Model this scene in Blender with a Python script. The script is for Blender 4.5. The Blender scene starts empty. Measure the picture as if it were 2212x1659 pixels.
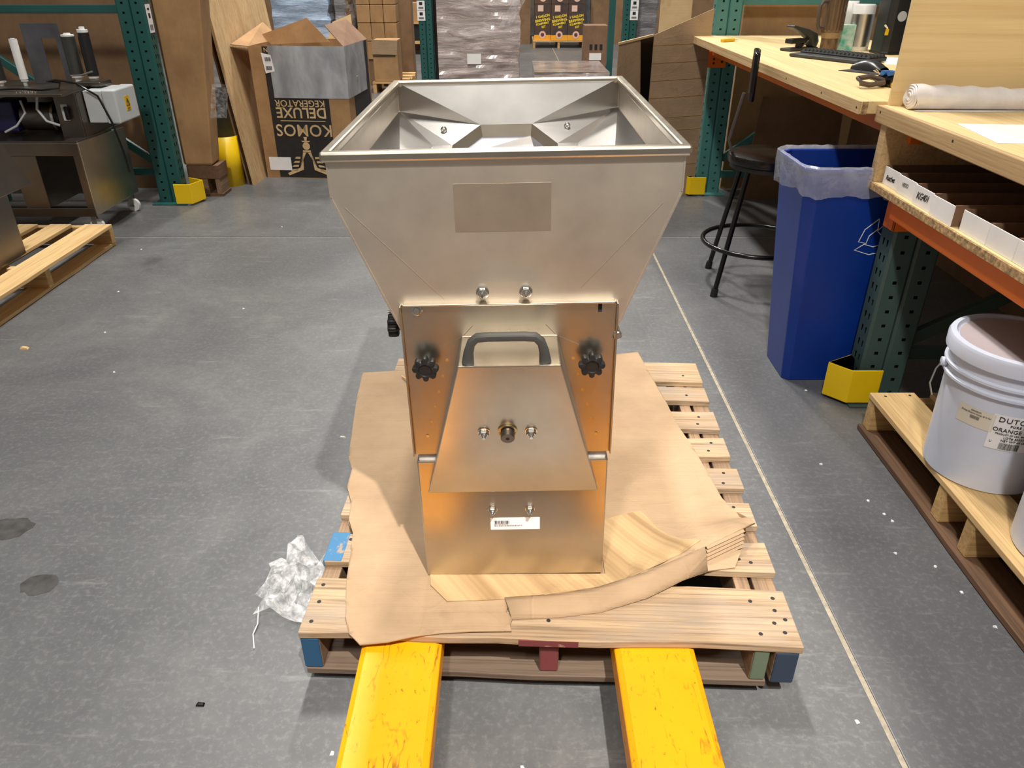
import bpy, bmesh, math, random
from mathutils import Vector, Matrix, noise
from mathutils.geometry import delaunay_2d_cdt
random.seed(11)
S = bpy.context.scene
COL = S.collection
R = math.radians

# ------------------------------------------------------------------ camera
cd = bpy.data.cameras.new('camera'); cam = bpy.data.objects.new('camera', cd); COL.objects.link(cam)
cd.sensor_width = 36.0; cd.lens = 1625.0 / 2212.0 * 36.0
cd.clip_start = 0.02; cd.clip_end = 100
cam.location = (0, 0, 1.34); cam.rotation_euler = (R(90 - 29.1), 0, 0)
S.camera = cam

# ------------------------------------------------------------------ world, lamps, exposure
w = bpy.data.worlds.new('world'); S.world = w; w.use_nodes = True
bg = w.node_tree.nodes['Background']
bg.inputs[0].default_value = (1.0, 0.97, 0.92, 1); bg.inputs[1].default_value = 0.22
def spot(name, loc, target, power, angle, blend, size, col=(1, .93, .82)):
    l = bpy.data.lights.new(name, 'SPOT'); l.energy = power; l.color = col
    l.spot_size = R(angle); l.spot_blend = blend; l.shadow_soft_size = size
    o = bpy.data.objects.new(name, l); COL.objects.link(o); o.location = loc
    o.rotation_euler = (Vector(target) - Vector(loc)).to_track_quat('-Z', 'Y').to_euler()
    return o
def area(name, loc, target, power, sx, sy, col=(1, .96, .90), spread=180):
    l = bpy.data.lights.new(name, 'AREA'); l.energy = power; l.color = col
    l.shape = 'RECTANGLE'; l.size = sx; l.size_y = sy; l.spread = R(spread)
    o = bpy.data.objects.new(name, l); COL.objects.link(o); o.location = loc
    o.rotation_euler = (Vector(target) - Vector(loc)).to_track_quat('-Z', 'Y').to_euler()
    return o
spot('high_bay_or_fill_lamp', (1.45, -2.6, 7.5), (0.58, 1.75, 0), 4500, 28, 1.0, 0.08, (1, .95, .88))
area('high_bay_or_fill_lamp', (-0.55, 4.6, 7.2), (-0.55, 4.6, 0), 430, 0.35, 1.2)
area('high_bay_or_fill_lamp', (-0.4, 9.4, 7.2), (-0.4, 9.4, 0), 520, 0.35, 1.2)
area('high_bay_or_fill_lamp', (-0.2, 14.0, 7.2), (-0.2, 14.0, 0), 400, 0.35, 1.2)
area('high_bay_or_fill_lamp', (-1.2, -3.0, 7.2), (-0.9, -1.0, 0), 420, 0.35, 1.2)  # fill lamp added behind the camera to brighten the divider panel
vs = S.view_settings
vs.view_transform = 'Standard'; vs.look = 'None'; vs.gamma = 1.0; vs.use_curve_mapping = False
vs.exposure = 0.0

# ------------------------------------------------------------------ materials
def lin(c):
    def f(v):
        v /= 255.0
        return v / 12.92 if v <= .04045 else ((v + .055) / 1.055) ** 2.4
    return (f(c[0]), f(c[1]), f(c[2]), 1)
class NT:
    def __init__(s, name):
        s.m = bpy.data.materials.new(name); s.m.use_nodes = True; s.t = s.m.node_tree
        s.b = s.t.nodes['Principled BSDF']; s.tc = s.n('ShaderNodeTexCoord')
    def n(s, typ, **kw):
        nd = s.t.nodes.new(typ)
        for k, v in kw.items(): setattr(nd, k, v)
        return nd
    def l(s, a, b): s.t.links.new(a, b)
    def mapping(s, scale, rot=(0, 0, 0), rnd=True):
        mp = s.n('ShaderNodeMapping'); mp.inputs['Scale'].default_value = scale; mp.inputs['Rotation'].default_value = rot
        s.l(s.tc.outputs['Object'], mp.inputs['Vector'])
        if rnd:
            oi = s.n('ShaderNodeObjectInfo'); mu = s.n('ShaderNodeMath', operation='MULTIPLY'); mu.inputs[1].default_value = 37.0
            s.l(oi.outputs['Random'], mu.inputs[0]); s.l(mu.outputs[0], mp.inputs['Location'])
        return mp.outputs[0]
    def noise(s, vec, scale, detail=4, rough=.55, dist=0):
        nz = s.n('ShaderNodeTexNoise'); nz.inputs['Scale'].default_value = scale; nz.inputs['Detail'].default_value = detail
        nz.inputs['Roughness'].default_value = rough; nz.inputs['Distortion'].default_value = dist
        s.l(vec, nz.inputs['Vector']); return nz.outputs['Fac']
    def ramp(s, fac, stops):
        r = s.n('ShaderNodeValToRGB'); e = r.color_ramp.elements
        e[0].position = stops[0][0]; e[0].color = stops[0][1]
        e[1].position = stops[-1][0]; e[1].color = stops[-1][1]
        for p, c in stops[1:-1]:
            x = e.new(p); x.color = c
        s.l(fac, r.inputs[0]); return r.outputs[0]
    def mix(s, fac, a, b, mode='MIX'):
        m = s.n('ShaderNodeMix', data_type='RGBA', blend_type=mode)
        for sock, v in ((m.inputs[0], fac), (m.inputs[6], a), (m.inputs[7], b)):
            if hasattr(v, 'is_linked') or hasattr(v, 'links'): s.l(v, sock)
            else: sock.default_value = v
        return m.outputs[2]
    def col(s, c): s.l(c, s.b.inputs['Base Color'])
    def bump(s, fac, strength=.3, dist=.002):
        b = s.n('ShaderNodeBump'); b.inputs['Strength'].default_value = strength; b.inputs['Distance'].default_value = dist
        s.l(fac, b.inputs['Height']); s.l(b.outputs[0], s.b.inputs['Normal'])
    def set(s, **kw):
        for k, v in kw.items(): s.b.inputs[k.replace('_', ' ')].default_value = v
        return s
G = lambda v: (v, v, v, 1)

def plain(name, c, rough=.5, metal=0, var=.12, scale=9, bump=0, alt=None):
    t = NT(name); t.set(Roughness=rough, Metallic=metal)
    v = t.mapping((1, 1, 1)); f = t.noise(v, scale, 5)
    a = lin(c); b = lin(alt) if alt else tuple(max(0, x * (1 - var * 2.2)) for x in a[:3]) + (1,)
    a2 = a if alt else tuple(min(1, x * (1 + var)) for x in a[:3]) + (1,)
    t.col(t.ramp(f, [(.32, b), (.68, a2)]))
    if bump: t.bump(t.noise(v, scale * 6, 4), bump, .002)
    return t.m
def wood(name, light, dark, axis=1, rough=.7, scale=1.0, stain=None, bump=.25):
    t = NT(name); t.set(Roughness=rough)
    sc = [11, 11, 11]; sc[axis] = .7
    f = t.noise(t.mapping(tuple(x * scale for x in sc)), 2.2, 7, .6, .5)
    sc2 = [70, 70, 70]; sc2[axis] = 1.6
    g = t.noise(t.mapping(tuple(x * scale for x in sc2)), 2.0, 5, .65, .2)
    md = tuple((a + b) / 2 for a, b in zip(lin(light), lin(dark)))
    c = t.ramp(f, [(.30, md), (.55, lin(light)), (.78, tuple(min(1, x * 1.1) for x in lin(light)[:3]) + (1,))])
    c = t.mix(t.ramp(g, [(.34, G(.75)), (.54, G(0))]), c, lin(dark))
    oi = t.n('ShaderNodeObjectInfo'); mr = t.n('ShaderNodeMapRange'); mr.inputs['To Min'].default_value = .84; mr.inputs['To Max'].default_value = 1.06
    t.l(oi.outputs['Random'], mr.inputs[0])
    cc = t.n('ShaderNodeCombineColor')
    for i in range(3): t.l(mr.outputs[0], cc.inputs[i])
    c = t.mix(1.0, c, cc.outputs[0], 'MULTIPLY')
    if stain:
        sg = t.noise(t.mapping((3, 7, 3)), 1.6, 5, .6)
        c = t.mix(t.ramp(sg, [(.45, G(0)), (.68, G(.7))]), c, lin(stain))
    t.col(c); t.bump(g, bump, .003); return t.m
def card(name, c, dark=None, axis=1, crease=0.0):
    t = NT(name); t.set(Roughness=.82)
    v = t.mapping((1, 1, 1)); f = t.noise(v, 4, 6, .62)
    dk = lin(dark) if dark else tuple(x * .82 for x in lin(c)[:3]) + (1,)
    cc = t.ramp(f, [(.3, dk), (.6, lin(c))])
    sc = [60, 60, 60]; sc[axis] = 1.0
    g = t.noise(t.mapping(tuple(sc)), 2.0, 4, .6)
    cc = t.mix(t.ramp(g, [(.4, G(.12)), (.6, G(0))]), cc, dk)
    k = t.noise(v, 9, 3, .5)
    cc = t.mix(t.ramp(k, [(.68, G(0)), (.78, G(.35))]), cc, tuple(x * .55 for x in dk[:3]) + (1,))
    t.col(cc)
    if crease:
        vo = t.n('ShaderNodeTexVoronoi', feature='DISTANCE_TO_EDGE'); vo.inputs['Scale'].default_value = 8.5
        wob = t.n('ShaderNodeMix', data_type='VECTOR'); wob.inputs[0].default_value = .12
        nn = t.n('ShaderNodeTexNoise'); nn.inputs['Scale'].default_value = 3.0; t.l(v, nn.inputs['Vector'])
        t.l(v, wob.inputs[4]); t.l(nn.outputs['Color'], wob.inputs[5]); t.l(wob.outputs[1], vo.inputs['Vector'])
        e = t.ramp(vo.outputs['Distance'], [(0.0, G(1)), (.03, G(.15)), (.09, G(0))])
        ad = t.n('ShaderNodeMath', operation='ADD'); m1 = t.n('ShaderNodeMath', operation='MULTIPLY'); m1.inputs[1].default_value = .35
        t.l(g, m1.inputs[0]); t.l(m1.outputs[0], ad.inputs[0])
        m2 = t.n('ShaderNodeMath', operation='MULTIPLY'); m2.inputs[1].default_value = crease; t.l(e, m2.inputs[0]); t.l(m2.outputs[0], ad.inputs[1])
        t.bump(ad.outputs[0], .8, .006)
    else: t.bump(g, .25, .002)
    return t.m
def steel(name, c, rough=.36, smudge=.12, scale=5):
    t = NT(name); t.set(Metallic=1.0)
    v = t.mapping((1, 1, 1), rnd=False); f = t.noise(v, scale, 5, .6)
    t.col(t.ramp(f, [(.3, tuple(x * .84 for x in lin(c)[:3]) + (1,)), (.65, lin(c))]))
    mr = t.n('ShaderNodeMapRange'); mr.inputs['To Min'].default_value = rough - smudge / 2; mr.inputs['To Max'].default_value = rough + smudge
    t.l(t.noise(v, scale * 1.7, 6, .65), mr.inputs[0]); t.l(mr.outputs[0], t.b.inputs['Roughness'])
    return t.m
def concrete(name, a, b, c):
    t = NT(name)
    v = t.mapping((1, 1, 1), rnd=False)
    f = t.noise(v, 1.1, 9, .68, .5); g = t.noise(v, 14, 7, .75); fine = t.noise(v, 70, 4, .7)
    base = t.ramp(f, [(.28, lin(a)), (.5, lin(b)), (.7, lin(c))])
    base = t.mix(t.ramp(g, [(.35, G(.0)), (.7, G(.5))]), base, lin(a))
    base = t.mix(t.ramp(fine, [(.5, G(0)), (.75, G(.30))]), base, lin((150, 150, 147)))
    # pale scuffs, trowel sweeps and dark oil marks
    h = t.noise(t.mapping((1.2, 7, 1), (0, 0, .5), False), 3.0, 7, .72)
    base = t.mix(t.ramp(h, [(.58, G(0)), (.74, G(.35))]), base, lin((158, 158, 154)))
    h2 = t.noise(t.mapping((5, .8, 1), (0, 0, -.25), False), 2.2, 7, .7, .8)
    base = t.mix(t.ramp(h2, [(.60, G(0)), (.76, G(.25))]), base, lin((70, 70, 72)))
    k = t.noise(v, 2.3, 3, .5)
    base = t.mix(t.ramp(k, [(.68, G(0)), (.75, G(.5))]), base, lin((58, 58, 58)))
    t.col(base)
    mr = t.n('ShaderNodeMapRange'); mr.inputs['To Min'].default_value = .26; mr.inputs['To Max'].default_value = .52
    t.l(g, mr.inputs[0]); t.l(mr.outputs[0], t.b.inputs['Roughness'])
    t.bump(g, .06, .002)
    return t.m
def painted(name, c, chip, thr=.66, rough=.4, stretch=(1, 1, 1), scale=22, scratch=0):
    t = NT(name); t.set(Roughness=rough)
    v = t.mapping((1, 1, 1)); f = t.noise(v, 4, 4)
    a = t.ramp(f, [(.3, tuple(x * .86 for x in lin(c)[:3]) + (1,)), (.7, lin(c))])
    g = t.noise(t.mapping(stretch), scale, 6, .72, .6)
    a = t.mix(t.ramp(g, [(thr, G(0)), (thr + .06, G(.85))]), a, lin(chip))
    if scratch:
        for rot, st, sc in ((.12, (3, .7, 1), 5), (-.5, (4, .8, 1), 4), (1.35, (3.5, .8, 1), 6)):
            v2 = t.mapping(st, (0, 0, rot)); q = t.noise(v2, sc, 3, .5)
            line = t.ramp(q, [(.488, G(0)), (.5, G(1)), (.512, G(0))])
            mask = t.ramp(t.noise(t.mapping((1, 1, 1), (rot, 0, 0)), 9, 4, .7), [(.53, G(0)), (.62, G(scratch))])
            a = t.mix(t.mix(1.0, line, mask, 'MULTIPLY'), a, lin(chip))
    t.col(a); return t.m
def film(name, tint=(235, 240, 245), clear=.55, rough=.12, bump=.8, scale=14, drop=.35):
    t = NT(name); t.set(Roughness=rough, IOR=1.5); t.b.inputs['Base Color'].default_value = lin(tint)
    v = t.mapping((1, 1, 1)); f = t.noise(v, scale, 5, .6, .8)
    t.bump(f, bump, .02)
    tr = t.n('ShaderNodeBsdfTransparent'); mx = t.n('ShaderNodeMixShader')
    fac = t.ramp(t.noise(v, scale * 1.5, 5, .65), [(.4, G(clear)), (.75, G(max(0, clear - drop)))])
    t.l(fac, mx.inputs[0]); t.l(t.b.outputs[0], mx.inputs[1]); t.l(tr.outputs[0], mx.inputs[2])
    t.l(mx.outputs[0], t.t.nodes['Material Output'].inputs[0]); return t.m
def wrapped(name, c, dark, rough=.18, scale=6, bump=.5):
    t = NT(name); t.set(Roughness=rough); t.set(Coat_Weight=.8); t.set(Coat_Roughness=.12)
    v = t.mapping((1.2, 1.2, 7)); f = t.noise(v, scale, 6, .65, 1.0)
    t.col(t.ramp(f, [(.35, lin(dark)), (.7, lin(c))])); t.bump(f, bump, .03)
    return t.m

M = {}
M['slab'] = concrete('polished_concrete', (78, 79, 81), (98, 99, 100), (120, 120, 119))
M['slab2'] = concrete('polished_concrete_right_slab', (82, 83, 86), (98, 99, 101), (112, 112, 113))  # slabs right of the joint, in a narrower range of greys
M['joint'] = plain('joint_filler', (160, 150, 132), .9, bump=.6, scale=60)
M['stain'] = plain('oil_stained_concrete', (70, 69, 68), .5, var=.2, scale=30)
M['wall'] = plain('warehouse_wall', (120, 112, 100), .9)
M['steel'] = steel('bead_blasted_steel', (230, 219, 203), .44, .08, 6)
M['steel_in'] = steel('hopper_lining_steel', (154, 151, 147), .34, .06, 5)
M['steel_bright'] = steel('brushed_steel', (206, 196, 180), .29, .08, 7)
M['steel_film'] = steel('steel_under_film', (204, 190, 172), .46, .05, 9)
M['steel_dark'] = steel('dull_dark_steel', (128, 120, 112), .34, .1, 5)
M['chrome'] = steel('bright_fastener', (225, 222, 215), .16, .05, 20)
M['brass'] = steel('bronze_bush', (205, 190, 150), .25, .05, 20)
M['black_plastic'] = plain('black_plastic', (26, 26, 27), .45, var=.08, bump=.08, scale=40)
M['gray_plastic'] = plain('dark_grey_plastic', (58, 58, 56), .5, var=.08)
M['gloss_black'] = plain('gloss_black', (16, 14, 14), .22, var=.05)
M['foam'] = plain('white_foam', (196, 194, 190), .95, bump=.4, scale=40)
M['sticker'] = plain('white_sticker', (242, 240, 240), .6, var=.03)
M['cream'] = plain('cream_label', (224, 216, 198), .6, var=.02)
M['ink'] = plain('black_ink', (30, 28, 28), .7, var=.02)
M['ink_gray'] = plain('faded_ink', (120, 118, 116), .7, var=.02)
M['wood_old'] = wood('weathered_board', (182, 154, 120), (104, 82, 62), 0, scale=1.0, stain=(146, 132, 118), bump=.5)
M['wood_old_d'] = wood('weathered_stringer', (150, 122, 94), (96, 76, 58), 1)
M['wood_bot'] = wood('dark_bottom_board', (112, 94, 78), (76, 62, 50), 0)  # bottom boards in a darker wood tone than the deck boards
M['wood_new'] = wood('new_pine_board', (224, 190, 134), (186, 146, 94), 1)
M['wood_new_x'] = wood('new_pine_stringer', (214, 176, 118), (172, 130, 80), 0)
M['wood_dark'] = wood('dark_underside_board', (112, 82, 58), (74, 52, 36), 1)
M['ply'] = wood('birch_plywood', (240, 214, 158), (222, 190, 132), 1, .55, .45, bump=.05)
M['ply_x'] = wood('plywood_divider', (240, 212, 156), (226, 192, 134), 0, .55, .35, bump=.05)
M['ply_z'] = wood('fir_plywood', (222, 190, 142), (178, 134, 86), 2, .7, .8, bump=.1)
M['pine'] = wood('pine_rail', (214, 182, 134), (180, 144, 98), 1, .6, .8)
M['chip'] = plain('particle_board', (190, 156, 110), .85, var=.3, scale=90, bump=.5)
M['paint_blue'] = painted('worn_blue_paint', (34, 78, 112), (150, 126, 98), .68, .7)
M['paint_bluel'] = painted('chipped_sky_blue_paint', (58, 112, 152), (160, 136, 106), .54, .7)
M['paint_navy'] = painted('worn_navy_paint', (36, 50, 68), (110, 92, 74), .7, .75)
M['paint_green'] = painted('faded_green_paint', (92, 104, 84), (140, 116, 88), .66, .75)
M['paint_red'] = painted('worn_maroon_paint', (112, 52, 52), (150, 120, 104), .62, .75)
M['fork'] = painted('scratched_amber_paint', (248, 164, 6), (86, 62, 26), .62, .40, (2.4, .9, 1), 55, .8)
M['yellow'] = painted('safety_yellow_paint', (248, 206, 12), (150, 130, 40), .80, .42)
M['green'] = painted('rack_green_enamel', (34, 88, 84), (24, 60, 60), .78, .42)
M['green_d'] = painted('rack_grey_green_enamel', (66, 88, 84), (50, 66, 64), .78, .5)
M['green_l'] = painted('rack_pale_green_enamel', (76, 132, 128), (60, 104, 102), .78, .4)
M['orange'] = painted('rack_orange_enamel', (238, 120, 22), (160, 76, 20), .80, .42)
M['kraft'] = card('kraft_cardboard', (170, 143, 112), (150, 124, 95), axis=0, crease=.12)
M['kraft_l'] = card('light_kraft_cardboard', (214, 184, 138), (192, 160, 114), axis=0)
M['kraft_m'] = card('kraft_carton', (176, 138, 94), (150, 114, 76), axis=2)
M['kraft_d'] = card('brown_carton', (134, 104, 74), (112, 84, 58), axis=2)
M['kraft_in'] = card('brown_box_inside', (136, 104, 80), (112, 84, 62), axis=2)
M['torn'] = None
M['blue_bin'] = plain('blue_polyethylene', (10, 52, 140), .38, var=.06, scale=5)
M['bag'] = film('clear_bin_liner', (230, 234, 246), .74, .22, .4, 9, .16)
M['film'] = film('stretch_film', (250, 250, 250), .93, .07, .6, 26)
M['bucket'] = plain('white_polyethylene', (214, 220, 236), .35, var=.02)
M['lid'] = plain('mauve_white_lid', (196, 182, 184), .3, var=.04)
M['black_print'] = plain('black_printed_card', (38, 34, 32), .7, var=.15, scale=14)
M['tape'] = NT('grey_duct_tape').set(Roughness=.3).m
t = NT('grey_duct_tape'); t.set(Roughness=.34); _v = t.mapping((3, 3, 1.2)); _f = t.noise(_v, 3, 4, .5, .2)
t.col(t.ramp(_f, [(.3, lin((138, 140, 144))), (.7, lin((184, 186, 190)))])); t.bump(_f, .6, .02); M['tape'] = t.m
M['wrap_brown'] = wrapped('film_wrapped_cartons', (214, 202, 200), (150, 130, 122), .12, 2.6, .6)
M['wrap_blue'] = wrapped('film_wrapped_white_cartons', (196, 212, 232), (150, 172, 200))
M['wrap_gray'] = wrapped('grey_film_wrap', (150, 148, 150), (108, 104, 106), .25)
M['paper'] = plain('white_paper', (244, 242, 238), .7, var=.02)
M['bagroll'] = plain('white_bag_roll', (238, 232, 228), .45, var=.05, scale=20, bump=.2)
M['white'] = plain('white_plastic', (232, 232, 230), .4, var=.03)
M['enclosure'] = plain('light_grey_enclosure', (196, 202, 204), .4, var=.03)
M['enclosure_d'] = plain('grey_steel_paint', (104, 108, 110), .45)
M['plate'] = plain('grey_anodised_plate', (92, 92, 97), .4, .3)
M['silver'] = steel('silver_label_metal', (220, 220, 220), .3, .05)
M['charcoal'] = plain('charcoal_canister', (44, 44, 44), .3, var=.08)
M['bronze_tumbler'] = plain('taupe_tumbler', (120, 98, 76), .25, .4, var=.1)
M['tan_band'] = plain('tan_band', (176, 146, 106), .5)
M['teal'] = plain('teal_print', (70, 190, 168), .5, scale=26, alt=(226, 240, 226))
M['blue_tag'] = plain('blue_grip', (70, 122, 196), .4)
M['yellow_p'] = plain('yellow_plastic', (250, 196, 20), .4)
M['kit_dark'] = plain('dark_printed_carton', (52, 46, 48), .5, alt=(96, 66, 40), scale=5)
M['kit_orange'] = plain('orange_print', (240, 164, 40), .5, var=.05)
M['kit_text'] = plain('yellow_lettering', (238, 206, 50), .5, var=.02)
M['pink'] = plain('pale_pink_badge', (226, 188, 168), .5, var=.05)
M['rod'] = plain('brown_grey_rod', (90, 78, 72), .4)
M['stone'] = plain('small_grit', (190, 186, 178), .8)
M['purple'] = plain('dark_blue_gearbox', (34, 32, 78), .4)
M['corr'] = None
t = NT('peeled_corrugated_board'); t.set(Roughness=.85)
_mp = t.mapping((1, 1, 1), (0, 0, R(-35)), False)
wv = t.n('ShaderNodeTexWave', wave_type='BANDS', bands_direction='X'); wv.inputs['Scale'].default_value = 26; wv.inputs['Distortion'].default_value = .4
t.l(_mp, wv.inputs['Vector'])
wv2 = t.n('ShaderNodeTexNoise'); wv2.inputs['Scale'].default_value = 1.0; wv2.inputs['Detail'].default_value = 3
_m2 = t.n('ShaderNodeMapping'); _m2.inputs['Scale'].default_value = (24, .6, 1); t.l(_mp, _m2.inputs['Vector']); t.l(_m2.outputs[0], wv2.inputs['Vector'])
t.col(t.ramp(wv2.outputs['Fac'], [(.35, lin((152, 122, 84))), (.6, lin((184, 154, 112)))])); t.bump(wv.outputs['Fac'], .35, .002); M['corr'] = t.m

# ------------------------------------------------------------------ mesh helpers
class MB:
    def __init__(s, o=(0, 0, 0)): s.bm = bmesh.new(); s.o = Vector(o)
    def v(s, p): return s.bm.verts.new(Vector(p) - s.o)
    def f(s, vs):
        try: return s.bm.faces.new(vs)
        except ValueError: return None
    def poly(s, pts): s.f([s.v(p) for p in pts]); return s
    def hexa(s, b, t):
        vb = [s.v(p) for p in b]; vt = [s.v(p) for p in t]; n = len(vb)
        s.f(vb[::-1]); s.f(vt)
        for i in range(n): s.f([vb[i], vb[(i + 1) % n], vt[(i + 1) % n], vt[i]])
        return s
    def box(s, x0, x1, y0, y1, z0, z1):
        return s.hexa([(x0, y0, z0), (x1, y0, z0), (x1, y1, z0), (x0, y1, z0)], [(x0, y0, z1), (x1, y0, z1), (x1, y1, z1), (x0, y1, z1)])
    def plate(s, pts, t):
        p = [Vector(q) for q in pts]
        n = Vector((0, 0, 0))
        for i in range(len(p)): n += (p[i] - p[0]).cross(p[(i + 1) % len(p)] - p[0])
        n.normalize()
        return s.hexa([q - n * t for q in p], p)
    def ext(s, pts2, z0, z1):   # polygon in xy, extruded in z
        return s.hexa([(x, y, z0) for x, y in pts2], [(x, y, z1) for x, y in pts2])
    def bar(s, a, b, wd, ht, up=(0, 0, 1)):
        a = Vector(a); b = Vector(b); d = (b - a).normalized(); u = Vector(up); sd = d.cross(u)
        if sd.length < 1e-4: sd = d.cross(Vector((1, 0, 0)))
        sd.normalize(); u = sd.cross(d)
        c = [sd * (-wd / 2) + u * (-ht / 2), sd * (wd / 2) + u * (-ht / 2), sd * (wd / 2) + u * (ht / 2), sd * (-wd / 2) + u * (ht / 2)]
        return s.hexa([a + q for q in c], [b + q for q in c])
    def tube(s, pts, r, n=8, closed=False, caps=True):
        pts = [Vector(p) for p in pts]; k = len(pts); rings = []
        up = None
        for i, p in enumerate(pts):
            a = pts[(i - 1) % k] if (closed or i > 0) else p
            b = pts[(i + 1) % k] if (closed or i < k - 1) else p
            d = (b - a).normalized()
            if up is None:
                up = d.orthogonal().normalized()
            else:
                up = (up - d * up.dot(d)).normalized()
            sd = d.cross(up); rr = r[i] if isinstance(r, (list, tuple)) else r
            rings.append([s.v(p + s.o * 0 + (up * math.cos(2 * math.pi * j / n) + sd * math.sin(2 * math.pi * j / n)) * rr) for j in range(n)])
        m = k if closed else k - 1
        for i in range(m):
            A = rings[i]; B = rings[(i + 1) % k]
            for j in range(n): s.f([A[j], A[(j + 1) % n], B[(j + 1) % n], B[j]])
        if not closed and caps: s.f(rings[0][::-1]); s.f(rings[-1])
        return s
    def cyl(s, a, b, r, r2=None, n=16):
        return s.tube([a, b], [r, r if r2 is None else r2], n)
    def lathe(s, prof, c=(0, 0), n=32, cap0=True, cap1=True):
        rings = [[s.v((c[0] + r * math.cos(2 * math.pi * j / n), c[1] + r * math.sin(2 * math.pi * j / n), z)) for j in range(n)] for r, z in prof]
        for A, B in zip(rings, rings[1:]):
            for j in range(n): s.f([A[j], A[(j + 1) % n], B[(j + 1) % n], B[j]])
        if cap0: s.f(rings[0][::-1])
        if cap1: s.f(rings[-1])
        return s
    def grid(s, P):   # rows of points
        V = [[s.v(p) for p in row] for row in P]
        for i in range(len(V) - 1):
            for j in range(len(V[0]) - 1): s.f([V[i][j], V[i][j + 1], V[i + 1][j + 1], V[i + 1][j]])
        return s
    def build(s, name, mat, parent=None, bevel=0, smooth=False, solid=0, mat2=None, recalc=True):
        if recalc: bmesh.ops.recalc_face_normals(s.bm, faces=s.bm.faces)
        me = bpy.data.meshes.new(name); s.bm.to_mesh(me); s.bm.free()
        me.materials.append(mat)
        if smooth:
            for p in me.polygons: p.use_smooth = True
        o = bpy.data.objects.new(name, me); COL.objects.link(o)
        if parent is not None: o.parent = parent
        else: o.location = s.o
        if solid:
            md = o.modifiers.new('solid', 'SOLIDIFY'); md.thickness = solid; md.offset = -1
        if bevel:
            md = o.modifiers.new('bevel', 'BEVEL'); md.width = bevel; md.segments = 2; md.limit_method = 'ANGLE'; md.angle_limit = R(40)
        if smooth:
            try: me.set_sharp_from_angle(angle=R(40))
            except Exception: pass
        return o
def tag(o, label=None, cat=None, group=None, kind=None):
    if label: o['label'] = label
    if cat: o['category'] = cat
    if group: o['group'] = group
    if kind: o['kind'] = kind
    return o
def thing(name, label, cat, loc=(0, 0, 0), rz=0, group=None):
    o = bpy.data.objects.new(name, None); COL.objects.link(o); o.location = loc; o.rotation_euler = (0, 0, rz)
    o.empty_display_size = .05
    return tag(o, label, cat, group)
def struct(o): o['kind'] = 'structure'; return o
def copy_tree(o, parent=None):
    c = o.copy(); COL.objects.link(c); c.parent = parent
    for ch in list(o.children): copy_tree(ch, c)
    return c
def text_mesh(txt, size, ext=.0004, bold=0, shear=0, align='CENTER', space=1):
    cu = bpy.data.curves.new('t', 'FONT'); cu.body = txt; cu.size = size; cu.extrude = ext; cu.align_x = align; cu.align_y = 'CENTER'
    cu.offset = bold; cu.shear = shear; cu.space_character = space; cu.resolution_u = 3
    o = bpy.data.objects.new('t', cu)
    me = bpy.data.meshes.new_from_object(o); bpy.data.objects.remove(o); bpy.data.curves.remove(cu)
    return me
def lettering(txt, size, mtx, parent, mat, name='lettering', bold=0, shear=0, align='CENTER', ext=.0004, space=1, warp=None):
    me = text_mesh(txt, size, ext, bold, shear, align, space); me.name = name
    me.materials.clear(); me.materials.append(mat)
    if warp:
        for v in me.vertices: v.co = warp(v.co)
    else: me.transform(mtx)
    o = bpy.data.objects.new(name, me); COL.objects.link(o); o.parent = parent
    return o
def face_mtx(origin, right, up):
    r = Vector(right).normalized(); u = Vector(up).normalized(); n = r.cross(u)
    m = Matrix((r, u, n)).transposed().to_4x4(); m.translation = Vector(origin); return m
def cdt_sheet(outline, z_of, step, jitter=.3, inner=None):
    xs = [p[0] for p in outline]; ys = [p[1] for p in outline]
    pts = [Vector((p[0], p[1])) for p in outline]; n = len(pts)
    edges = [(i, (i + 1) % n) for i in range(n)]
    x = min(xs) + step / 2
    def inside(px, py):
        c = False; j = n - 1
        for i in range(n):
            xi, yi, xj, yj = xs[i], ys[i], xs[j], ys[j]
            if (yi > py) != (yj > py) and px < (xj - xi) * (py - yi) / (yj - yi) + xi: c = not c
            j = i
        return c
    rnd = random.Random(3)
    while x < max(xs):
        y = min(ys) + step / 2
        while y < max(ys):
            px = x + rnd.uniform(-jitter, jitter) * step; py = y + rnd.uniform(-jitter, jitter) * step
            if inside(px, py): pts.append(Vector((px, py)))
            y += step
        x += step
    vs, es, fs, *_ = delaunay_2d_cdt(pts, edges, [], 1, 1e-5)
    return [(v.x, v.y, z_of(v.x, v.y)) for v in vs], fs
def sheet_obj(name, outline, z_of, step, mat, parent, o, solid=.004, smooth=False, jitter=.3):
    vs, fs = cdt_sheet(outline, z_of, step, jitter)
    mb = MB(o); V = [mb.v(p) for p in vs]
    for f in fs: mb.f([V[i] for i in f])
    bmesh.ops.recalc_face_normals(mb.bm, faces=mb.bm.faces)
    if sum(f.normal.z for f in mb.bm.faces) < 0: bmesh.ops.reverse_faces(mb.bm, faces=mb.bm.faces)
    return mb.build(name, mat, parent, solid=solid, smooth=smooth, recalc=False)
def idw(ctrl):
    def z(x, y):
        a = b = 0
        for cx, cy, cz in ctrl:
            w_ = 1 / ((x - cx) ** 2 + (y - cy) ** 2 + 2e-4) ** 1.6
            a += w_ * cz; b += w_
        return a / b
    return z
def nz(x, y, s, seed=0): return noise.noise(Vector((x * s, y * s, seed)))

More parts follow.
